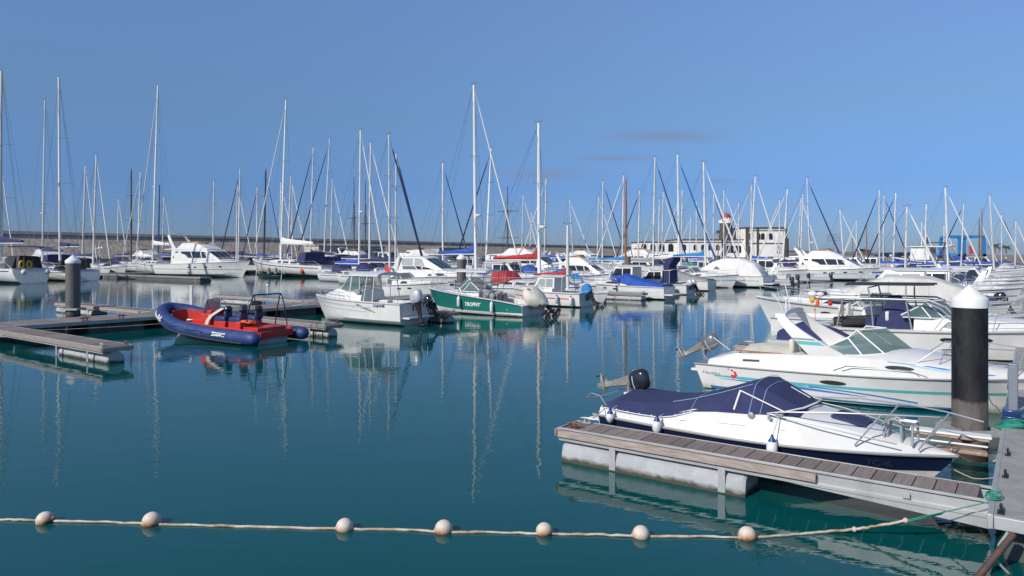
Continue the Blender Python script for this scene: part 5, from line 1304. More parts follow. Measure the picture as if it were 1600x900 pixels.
for sd in (1, -1): m.loft([[Vector((x, sd*(w+.03), .50+.06*x/2)), Vector((x, sd*(w+.03), .57+.06*x/2)), Vector((x, sd*(w-.01), .57+.06*x/2)), Vector((x, sd*(w-.01), .38+.05*x/2))] for x, w in fl], closed=True)
m.box((-.05, 0, .36), (.35, 1.7, .22)); m.box((.5, 0, .56), (.9, 1.4, .16))
m.build('red_coaming', 'ribred', e, bevel=.03)
m = MB(); m.box((-.25, .55, .36), (.05, .50, .28)); m.build('stern_panel', 'redhull', e, bevel=.01)
m = MB(); m.box((-.05, 0, .485), (.33, 1.66, .025)); m.build('step_pad', 'rubber', e)
for i, (x, y) in enumerate(((1.75, -.38), (1.75, .38), (2.75, -.38), (2.75, .38))):
    s = MB(); s.box((x, y, .62), (.78, .36, .38)); o = s.build('seat', 'ribred', e, bevel=.05)
    s = MB(); s.box((x, y, .86), (.74, .37, .24)); s.box((x-.38, y, 1.05), (.14, .38, .34)); s.build('cushion', 'seatnavy', o, bevel=.06)
    s = MB(); s.ball((x-.40, y, 1.30), .19, 14, (.75, 1, .72)); s.tube([(x-.4, y, 1.0), (x-.4, y, 1.3)], .05); s.build('backrest_pad', 'blackgloss', o)
m = MB(); m.box((3.85, 0, .74), (.7, .95, .60)); m.box((3.62, 0, 1.08), (.3, .9, .24)); co = m.build('console', 'ribred', e, bevel=.05)
m = MB(); m.loft([[Vector((x, -w, .46)), Vector((x, -w-.02, zz)), Vector((x, -w-.07, zz)), Vector((x, -w-.07, .46))] for x, w, zz in ((3.2, .86, .72), (4.4, .84, .82), (5.2, .70, .92), (5.9, .52, 1.02), (6.35, .30, 1.08))], closed=True); m.loft([[Vector((6.35, -.30, .5)), Vector((6.35, -.3, 1.08)), Vector((6.42, -.3, 1.08)), Vector((6.42, -.3, .5))], [Vector((6.45, .30, .5)), Vector((6.45, .3, 1.05)), Vector((6.52, .3, 1.05)), Vector((6.52, .3, .5))]], closed=True); m.build('inner_panel', 'ribred', e)
m = MB(); m.tube([(3.6, -.42, 1.1), (3.72, -.44, 1.5), (3.9, -.34, 1.62), (3.98, 0, 1.66), (3.9, .34, 1.62), (3.72, .44, 1.5), (3.6, .42, 1.1)], .014, 7); m.build('screen_frame', 'black', co)
m = MB(); v = [(4.08, -.44, 1.05), (4.08, .44, 1.05), (3.93, .34, 1.60), (3.99, 0, 1.64), (3.93, -.34, 1.60)]; m.add(v, [(0, 1, 2, 3, 4)]); m.build('windshield', 'vinyl', co, smooth=False, solid=.008)
m = MB(); m.lathe([(.16, -.015), (.18, 0), (.16, .015)], (0, 0, 0), 16); m.xf(Matrix.Translation((3.42, .0, 1.15)) @ Matrix.Rotation(R(60), 4, 'Y')); m.build('steering_wheel', 'black', co)
m = MB(); m.box((4.6, 0, .62), (.7, .7, .30)); m.build('bow_locker', 'ribred', e, bevel=.04)
m = MB(); m.box((5.3, 0, .60), (.7, .5, .08)); m.build('hatch', 'black', e, bevel=.02)
m = MB()
for sd in (1, -1):
    m.tube([(.75, sd*.72, .66), (.55, sd*.70, 1.5), (.35, sd*.66, 1.95)], .026, 7); m.tube([(.0, sd*.72, .66), (.15, sd*.70, 1.5), (.30, sd*.66, 1.95)], .022, 7); m.tube([(.62, sd*.7, 1.25), (.12, sd*.7, 1.25)], .015, 6)
m.tube([(.33, -.66, 1.96), (.33, .66, 1.96)], .03, 7); m.tube([(.60, -.7, 1.3), (.60, .7, 1.3)], .018)
m.build('stern_frame', 'black', e)
m = MB(); m.tube([(.33, -.62, 1.98), (.15, -.62, 3.3)], .014, 6); m.tube([(.33, .62, 1.98), (.2, .62, 3.1)], .014, 6); m.tube([(.33, .0, 1.98), (.33, 0, 2.3)], .03); m.ball((.33, 0, 2.32), .06, 8); m.build('antenna', 'white', e)
cl = MB(); 
cl.loft([[Vector((x, y+.62, z)), Vector((x+.16, y+.66, z+.02)), Vector((x+.16, y+.62, z)), Vector((x, y+.58, z-.02))] for x, y, z in ((2.72, -.3, 1.3), (2.85, -.1, 1.15), (3.05, .05, .98), (3.15, .12, .8), (3.2, .16, .6))], closed=True)
place(e, S4, hd4)
o = cl.build('towel', 'creamcanvas'); o.matrix_world = e.matrix_world; tag(o, 'cream cloth draped over the console of the blue inflatable', 'cloth')
nt_ = MB(); rnd = random.Random(5)
for k in range(16):
    c = Vector((.95+rnd.uniform(-.3, .3), .45+rnd.uniform(-.25, .25), .80+rnd.uniform(0, .08))); nt_.tube([c+Vector((math.cos(a)*.14, math.sin(a)*.12, rnd.uniform(-.02, .03))) for a in [i*2*math.pi/9 for i in range(10)]], .018, 5)
o = nt_.build('orange_rope_heap', 'orange'); o.matrix_world = e.matrix_world; tag(o, 'heap of orange rope on the aft deck of the blue inflatable', 'rope')
rope('mooring_rope', [B(-3.0, .2, .62), tuple(e.matrix_world @ Vector((6.0, 1.15, .55)))], 'thin tan rope running from the left walkway to the bow of the blue inflatable', sag=.1, m_='ropedirty')

# ---- CAJONE
B5 = 2.45; hd5 = HV+.05; S5 = stern_from_near(625, 511, B5, hd5)
e = empty('pilothouse_fishing_boat', (0, 0, 0), 0, 'white fishing boat with glazed hardtop cuddy and small blue lettering near the stern', 'motorboat')
L5 = 7.3
h = Hull(L5, B5, 1.12, 1.32, draft=.25, tw=.93, tm=.4, rake=.95, wc=.30, cf=.95, flare=.95, p=2.5)
ho = h.mesh(20, 8).build('hull', 'gel', e, angle=32)
h.strip(.02, L5-1.1, -.03, .07, n=16).build('boot_stripe', 'antifoul_red', ho)
h.rail(0, 1, .02, -.03, 24, .008).build('rubbing_strake', 'rub', ho)
for s0, s1, q0, q1 in ((1.9, L5-.35, .80, .86), (2.2, 6.2, .62, .66)):
    h.strip(s0, s1, lambda x: h.sh(x/L5)*q0-.10*(1-x/L5), lambda x: h.sh(x/L5)*q1-.10*(1-x/L5), n=20, off=.006).build('hull_stripe', 'gelgrey', ho)
h.strip(1.6, 2.9, lambda x: .62+(x-1.6)*.22, lambda x: .66+(x-1.6)*.32, n=10).build('grey_swoosh', 'greystripe', ho)
h.text('CAJONE', 1.75, .93, .17, 1, bold=.008, sx=1.25).build('boat_name', mat('blue_letters', (.02, .03, .16), .4), ho)
h.text('CAJONE', .7, .93, .17, -1, bold=.008, sx=1.25).build('boat_name', 'navyhull', ho)
h.open_deck(.35, 3.0, .22, .45).build('deck', 'gel', e, angle=25)
z0 = h.sh(.5)
tr = Loft([(2.9, .92, z0-.05, .80, z0+.50, z0+.56), (3.9, .92, z0-.05, .76, z0+.55, z0+.66), (5.0, .80, z0-.02, .60, z0+.50, z0+.60), (5.9, .55, z0, .38, z0+.28, z0+.36), (6.45, .26, z0+.05, .16, z0+.08, z0+.10)])
tr.mesh().build('foredeck', 'gel', e, angle=30)
zc = z0+.45; zt = 2.45
# wheelhouse: posts, glass and roof
def pane(name, v, m_='clearglass', fr='white', fw=.022):
    mm_ = MB(); mm_.add(v, [tuple(range(len(v)))]); o_ = mm_.build(name, m_, e, smooth=False, solid=.008)
    f_ = MB(); f_.tube(list(v)+[v[0]], fw, 6); f_.build('frame', fr, o_); return o_
for sd in (1, -1):
    pane('side_window', [(3.05, sd*.84, zc), (3.75, sd*.82, zc), (3.65, sd*.76, zt), (3.10, sd*.78, zt)])
    pane('side_window', [(3.80, sd*.82, zc), (4.75, sd*.62, zc-.02), (3.98, sd*.66, zt), (3.70, sd*.76, zt)])
pane('front_window', [(4.78, .60, zc), (4.95, .0, zc), (4.15, 0, zt+.03), (4.0, .62, zt)]); pane('front_window', [(4.78, -.60, zc), (4.95, .0, zc), (4.15, 0, zt+.03), (4.0, -.62, zt)])
slab_roof(e, 1.7, 4.2, .92, .84, zt+.0, zt+.0, .13, .10)
m = MB()
for sd in (1, -1): m.tube([(1.95, sd*1.05, 1.12), (2.0, sd*.84, zt+.02)], .025); m.tube([(2.6, sd*1.02, 1.12), (2.5, sd*.84, zt+.02)], .02)
m.build('roof_post', 'white', e)
m = MB(); m.box((1.6, .35, .85), (.5, .45, .8)); m.box((2.6, -.45, .8), (.6, .5, .7)); m.box((.55, 0, .95), (.35, 1.9, .3)); m.build('seat', 'gel2', e, bevel=.05)
m = MB(); m.box((3.02, .5, 1.1), (.06, .7, 1.2)); m.build('cabin_bulkhead', 'gelgrey', e)
m = MB(); m.add([(2.7, -.7, zt+.1), (2.62, -.7, zt+.62), (2.2, -.7, zt+.12)], [(0, 1, 2)]); m.tube([(2.7, -.7, zt), (2.64, -.7, zt+.75)], .012); m.build('pennant', 'redstripe', e, smooth=False)
m = MB(); m.box((3.1, .93, 1.66), (.35, .05, .22)); m.build('side_box', 'greycanvas', e)
rails(e, h, .50, .985, .38, n=5, r=.016)
m = MB(); m.box((-.25, .0, .42), (.45, 1.9, .08)); m.build('swim_platform', 'gel', e)
outboard(e, -.30, .30, 1.0, 1.25, 14, 'silver', 'black'); outboard(e, -.35, -.75, .85, .95, 40, 'blackgloss', 'black')
place(e, S5, hd5)

# ---- green TROPHY boat
B6 = 2.6; hd6 = HV+.07; S6 = stern_from_near(816, 496, B6, hd6); L6 = 7.7
e = empty('walkaround_fishing_boat', (0, 0, 0), 0, 'dark green and white fishing boat with white side lettering and flat white top', 'motorboat')
h = Hull(L6, B6, .62, 1.42, draft=.25, tw=.93, tm=.4, rake=.95, wc=.28, cf=.93, flare=.95, p=2.5, sp=.75)
ho = h.mesh(20, 8).build('hull', 'gel', e, angle=32)
h.strip(.02, L6-.1, lambda x: .22+.16*(x/L6)**2, lambda x: h.sh(x/L6)-.05-.0*x, n=30).build('green_side', 'greenhull', ho)
h.strip(.02, L6-1.1, -.03, .045, n=16).build('boot_stripe', 'antifoul_red', ho)
h.strip(.02, L6-.06, lambda x: h.sh(x/L6)-.055, lambda x: h.sh(x/L6)-.01, n=30, off=.02).build('rubbing_strake', 'black', ho)
h.text('TROPHY', 4.05, .52, .30, 1, bold=.012, shear=.35, sx=1.0).build('boat_name', 'white', ho)
m = MB(); m.lathe([(.01, -.01), (.05, -.005), (.05, .01), (.01, .01)], (0, 0, 0), 12, 'y'); m.xf(Matrix.Translation(h.at(1.0, .40, 1, .006))); m.build('hull_fitting', 'steel', ho)
h.open_deck(.3, 3.4, .25, .40).build('deck', 'gel', e, angle=25)
z1 = h.sh(.5)
tr = Loft([(3.3, .80, z1-.1, .70, z1+.20, z1+.26), (4.4, .78, z1-.02, .62, z1+.26, z1+.34), (5.5, .56, z1+.08, .42, z1+.26, z1+.33), (6.6, .28, z1+.18, .2, z1+.24, z1+.27)])
tr.mesh().build('foredeck', 'gel', e, angle=30)
windshield(e, 5.6, 3.3, .80, z1+.24, .78, .85, 'clearglass', 'white', .028, top_in=.82)
slab_roof(e, 2.7, 5.3, .85, .75, 2.50, 2.52, .10, .07, 'sun_top', 'gel')
m = MB()
for sd in (1, -1): m.tube([(3.0, sd*.75, z1+.0), (2.8, sd*.70, 2.65)], .025); m.tube([(4.1, sd*.68, z1+.2), (3.8, sd*.66, 2.67)], .025); m.tube([(2.5, sd*.6, 1.0), (2.3, sd*.7, 2.6)], .02); m.tube([(1.9, sd*.5, .8), (1.6, sd*.62, 3.1)], .01)
m.build('top_frame', 'steel', e)
m = MB(); m.box((2.9, .0, 1.1), (.5, 1.1, .6)); m.box((2.3, .35, 1.0), (.4, .45, .5)); m.box((2.3, -.35, 1.0), (.4, .45, .5)); m.build('seat', 'greycanvas', e, bevel=.05)
rnd = random.Random(9); m = MB()
for k in range(9): m.ball((2.6+rnd.uniform(-.6, .7), .45+rnd.uniform(-.3, .35), 1.15+rnd.uniform(-.1, .2)), .22, 8, (1, .8, rnd.uniform(.6, 1)))
m.build('stowed_canvas', 'greycanvas', e)
rails(e, h, .55, .985, .42, n=5, r=.016)
for k, y in enumerate((.42, -.42)):
    outboard(e, -.25, y, .72, 1.35, 50, 'blackgloss', 'black')
m = MB(); secs = []
rnd = random.Random(2)
for i in range(9):
    u = i/8; x = .45-1.35*u; z = 1.30-.42*u; r_ = (.25, .58, .70, .74, .72, .66, .56, .42, .18)[i]
    secs.append([Vector((x+.12*math.sin(a)*u, r_*1.15*math.cos(a)*(1+.03*rnd.uniform(-1, 1)), z+r_*(.78 if math.sin(a) > 0 else .95)*math.sin(a)*(1+.04*rnd.uniform(-1, 1)))) for a in [2*math.pi*k/18 for k in range(18)]])
m.loft(secs, closed=True); m.build('motor_cover', 'creamcanvas', e, angle=60)
place(e, S6, hd6); MW6 = e.matrix_world.copy()
for x, t in ((4.35, 'white fender on the green hull, left of the hull lettering'), (1.95, 'white fender on the green hull, right of the hull lettering')):
    yy = h.b(x/L6)+.10; fender(L2W(MW6, x, yy, h.sh(x/L6)-.40), t, 'white fenders on the green boat', .62, .105, cap='fender', top=L2W(MW6, x, yy-.2, h.sh(x/L6)+.1))

# ---- small boat with blue roof patch and blue cowled motor
B7 = 2.3; hd7 = HV+.02; S7 = stern_from_near(905, 481, B7, hd7)
e, h = motorboat('small white hardtop boat with blue roof panel and blue topped outboard', S7, hd7, 6.2, B7, 'hardtop', stripe='redstripe', glass='clearglass', motor=1, cowl='skycanvas', fs=.95, fb=1.15, msize=1.5)
m = MB(); m.box((2.65, 0, 2.52), (1.1, 1.25, .03)); m.build('roof_panel', 'skycanvas', e)
fender(e.matrix_world @ Vector((.5, 1.3, .45)), 'white fender at the stern of the small blue roofed boat', 'stern fenders in the middle row', .6, .12)
fender(e.matrix_world @ Vector((1.6, 1.3, .5)), 'worn grey fender beside the blue topped outboard', 'stern fenders in the middle row', .55, .11, body='gelgrey')
# ---- royal blue covered boat
B8 = 2.5; S8 = stern_from_near(1037, 469, B8, HV)
e, h = motorboat('white sport boat with royal blue cockpit cover above a grey pontoon float', S8, HV, 8.2, B8, 'covered', stripe='paleblue', canvas='bluecanvas', fs=1.0, fb=1.25)
m = MB(); m.box((-.35, 0, .4), (.7, 2.1, .1)); m.build('swim_platform', 'gel', e)
# ---- boat with upright navy cover behind it
S9 = stern_from_near(1072, 461, 2.5, HV)
e, h = motorboat('white hardtop boat with upright navy canvas flap, right of the royal blue cover', S9, HV, 7.0, 2.5, 'hardtop', stripe=None, motor=2, cowl='silver')
m = MB(); q = [(1.6, 1.0), (2.2, .95), (2.3, 2.6), (2.0, 3.2), (1.3, 3.35), (1.35, 3.0), (1.7, 2.6)]; m.prism(q, -.85, .85); m.build('canvas_flap', 'navycanvas', e, bevel=.05)
# ---- white canvas cruiser
S10 = stern_from_near(1193, 450, 3.0, HV)
e, h = motorboat('large white cruiser under a peaked white canvas canopy, below the lighthouse', S10, HV, 12.0, 3.4, 'canopy', stripe='greystripe', canvas='whitecanvas', fs=1.25, fb=1.6, cat='motorboat')
m = MB(); m.box((-.5, 0, .45), (1.0, 2.9, .12)); m.build('swim_platform', 'gel', e)
# ---- white express cruiser behind CAJONE
S11 = W(603, 459)+U*1.9
e = empty('express_cruiser', (0, 0, 0), 0, 'white express cruiser with grey canopy windows and teal waterline band behind the fishing boats', 'motorboat'); L11 = 11.0
h = Hull(L11, 3.5, 1.55, 1.75, draft=.3, tw=.92, rake=1.1, wc=.32, flare=1.0, p=2.5)
ho = h.mesh(20, 8).build('hull', 'gel', e, angle=32); h.strip(.1, L11-.1, lambda x: 1.12, lambda x: 1.26, n=24).build('teal_band', mat('teal_grey', (.16, .34, .38), .35), ho)
h.rail(0, 1, .04, -.03, 24, .01).build('rubbing_strake', 'rub', ho)
for sd in (1, -1):
    for x in (4.5, 7.4): h.ellipse(x, .98, .28, .10, sd).build('porthole', 'porthole', ho)
h.deck().build('deck', 'gel', e)
zs = 1.6
tr = Loft([(.1, 1.5, zs-.1, 1.45, zs+.5, zs+.55), (1.6, 1.55, zs-.1, 1.4, zs+.55, zs+.62), (4.5, 1.5, zs-.1, 1.3, zs+.55, zs+.65), (6.2, 1.4, zs-.1, 1.15, zs+.52, zs+.66), (8.4, .95, zs, .7, zs+.25, zs+.36), (10.0, .4, zs+.1, .25, zs+.15, zs+.18)])
to = tr.mesh().build('superstructure', 'gel', e, angle=30)
for sd in (1, -1): tr.window(((4.6, .30), (8.0, .35), (7.4, .62), (4.9, .66)), sd, n=8).build('window', 'porthole', to)
z2 = zs+.58
ca = Loft([(.45, 1.35, z2, 1.2, z2+.05, z2+.08), (1.0, 1.38, z2, 1.15, z2+1.05, z2+1.12), (1.25, 1.38, z2, 1.15, z2+1.12, z2+1.22), (3.4, 1.32, z2, 1.08, z2+1.16, z2+1.27), (3.9, 1.30, z2, 1.05, z2+1.02, z2+1.14), (5.9, .95, z2, .85, z2+.04, z2+.08)])
co = ca.mesh().build('canopy', 'gel', e, angle=25)
for sd in (1, -1):
    ca.window(((1.45, .35), (2.75, .35), (2.65, .92), (1.20, .92)), sd, n=4).build('window', 'vinyl', co); ca.window(((2.9, .35), (4.15, .35), (3.75, .90), (2.85, .92)), sd, n=4).build('window', 'vinyl', co)
    ca.window(((1.6, .05), (3.3, .05), (2.9, .30), (1.5, .30)), sd, n=4).build('window', 'glassgrey', co); ca.window(((3.4, .05), (5.2, .1), (4.6, .30), (3.0, .30)), sd, n=4).build('window', 'glass', co)
for g0, g1 in ((-.95, -.36), (-.32, .32), (.36, .95)): ca.screen(4.05, 5.75, g0, g1).build('windshield', mat('blue_tinted_glass', (.03, .07, .10), .05), co)
m = MB()
for sd in (1, -1): m.prism([(.25, zs+.5), (.95, zs+.5), (1.3, z2+1.2), (1.0, z2+1.2)], sd*1.45, sd*1.30)
m.build('arch_leg', 'gel', e, bevel=.02)
rails(e, h, .48, .985, .6, n=6, r=.018)
place(e, S11, HR)
# ---- white motor yacht with flybridge
S12 = W(247, 431)+U*1.5
e, h = motorboat('large white flybridge motor yacht with dark slanted windows, bow pointing right', S12, R(-29), 20.0, 5.4, 'flybridge', arch='tall', stripe=None, fs=2.0, fb=2.55, cat='motor yacht', name='motor_yacht')
h.strip(.2, 18.5, 1.15, 1.24, n=20).build('hull_line', 'greystripe', e)

for Ma, a_, b_, t in ((S5, 7.3, B(14.2, .1, ZD+.05), 'bow rope of the white glazed cuddy boat'), (S6, 7.7, B(22.5, .1, ZD+.05), 'bow rope of the green hulled boat'), (S8, 8.2, B(37.2, .1, ZD+.05), 'bow rope of the royal blue covered boat')):
    d_ = Vector((math.cos(HV+.05), math.sin(HV+.05), 0)); rope('mooring_rope', [Ma+d_*(a_-.1)+Vector((0, 0, 1.2)), b_], t, sag=.12, r=.012)
rope('mooring_rope', [L2W(MW1, .1, -.85, .72), A(.35, 5.9, ZD+.06)], 'stern rope of the covered motorboat tied to the pontoon tip', sag=.02)
# ================================================================ sailboats and the boats behind
OB = []
def occ(P, hd, L, Bm, reg=True, pad=.3):
    d = Vector((math.cos(hd), math.sin(hd), 0)); n = max(2, int(L/Bm)+1)
    return [(P+d*(Bm*.4+(L-Bm*.8)*i/(n-1)), Bm*.5+pad) for i in range(n)]
def clash(c, factor=.78):
    return any((p-q).length < (r+s)*factor for p, r in c for q, s in OB)
for S_, hh_, LL_, BB_ in ((S1, hd1, L1, 2.1), (S2, HR, 7.3, 2.6), (S3, HR, 8.6, 2.9), (S4, hd4, 7.4, 2.8), (S5, hd5, 7.4, 2.5), (S6, hd6, 7.7, 2.7), (S7, hd7, 6.2, 2.3), (S8, HV, 8.2, 2.6), (S9, HV, 7, 2.5), (S10, HV, 12, 3.4), (S11, HR, 11, 3.6), (S12, HR, 17.5, 5)):
    OB += occ(S_, hh_, LL_, BB_)
for k in range(0, 104, 2): OB.append((B(k, 1.3), 1.2))
for k in range(-26, 94, 2): OB.append((PC+U*k+V*1.5, 1.3))
for k in range(0, 90, 2): OB.append((A(k, -1.2), 1.0))

def mastboat(pt, yt, pb, D, dr, label, tries=True, Lr=None, mx=.56, **k):
    hd = HR if dr == 'R' else HV; hd += random.uniform(-.03, .03)
    for step in ([0]+[q for w in range(1, 12) for q in (w, -w)] if tries else [0]):
        D_ = D*(1+.012*step); Hm = CAMH+(HY-yt)*D_/FPX; L = Lr or max(7.0, min(19, Hm/1.33))
        P = WD(pb, D_); S = P-Vector((math.cos(hd), math.sin(hd), 0))*mx*L
        c = occ(S, hd, L, L*.3)
        if not clash(c): break
    OB.extend(c)
    lean = math.atan2(pt-pb, (HY+10)-yt)
    return sailboat(label, P, hd, L, Hm, lean=lean, mx=mx, **k)
NV, BL, SK, WC, RC, GC = 'navycanvas', 'bluecanvas', 'skycanvas', 'whitecanvas', 'redcanvas', 'greycanvas'
# the two yachts seen from astern at the far left
e, h = mastboat(2, 112, -1, 93, 'L', 'big sailing yacht seen from astern at the left edge with black sprayhood', Lr=19, Bm=5.6, tries=False, hood=None, cover='navycanvas', bimini='navycanvas', furl='furl_navy', spr=(.34, .62), boomz=5.0, windgen=False, wr=.02, detail=2, boot='antifoul_dark', fbs=1.1)
zc = h.sh(.1)
canopy(e, [(.10*19, 1.7, zc-.05, 1.3, zc+1.5, zc+1.6), (.24*19, 1.7, zc-.05, 1.3, zc+1.5, zc+1.6), (.29*19, 1.2, zc+.3, 1.0, zc+.5, zc+.6)], 'darkcanvas', 'sprayhood')
m = MB(); m.box((.7, 1.55, zc+1.0), (.1, .05, 2.0)); m.tube([(.2, 1.6, zc), (.3, 1.5, zc+2.6), (.3, -1.5, zc+2.6), (.2, -1.6, zc)], .035); m.build('stern_frame', 'steel', e)
m = MB(); m.add([(.15, 1.0, zc+1.9), (.15, 1.0, zc+.9), (-.1, 1.25, zc+.8), (-.05, 1.2, zc+1.3)], [(0, 1, 2, 3)]); m.tube([(.15, 1.0, zc+.3), (.15, 1.0, zc+2.0)], .02); m.build('ensign', 'redstripe', e, smooth=False)
Mw = e.matrix_world.copy()
for y, t in ((.75, 'left yellow life ring on the stern rail of the leftmost yacht'), (-.05, 'right yellow life ring on the stern rail of the leftmost yacht')):
    o = MB().tube([(0, .28*math.cos(a)*.8, .42*math.sin(a)) for a in [i*2*math.pi/14 for i in range(15)]], .11, 8).build('life_ring', 'yellow'); o.location = L2W(Mw, -.05, y+.6, zc+.55); o.rotation_euler = (0, 0, HV); tag(o, t, 'life ring')
for y, t in ((1.2, 'white ball fender on the left of the leftmost yacht stern'), (-1.3, 'white ball fender on the right of the leftmost yacht stern')):
    fender(L2W(Mw, -.35, y, zc-.35), t, 'ball fenders at yacht sterns', .5, .32, cap='fender', round_=True, top=L2W(Mw, -.1, y, zc+.2))
e, h = mastboat(92, 120, 94, 100, 'L', 'white sailing yacht seen from astern right behind the grey pile, black hull bottom', Lr=15, Bm=5.4, tries=False, hood='darkcanvas', cover='navycanvas', furl=None, spr=(.44, .68), radar=.40, mast_m='mastwhite', boomz=4.7, wr=.02, detail=2, boot='antifoul_dark', windgen=True, fbs=1.1)
m = MB(); m.tube([(.1, -1.4, h.sh(0)), (.3, -1.3, 3.6), (.3, 1.3, 3.6), (.1, 1.4, h.sh(0))], .035); m.build('stern_frame', 'steel', e)
furl_navy_R = MB(); 
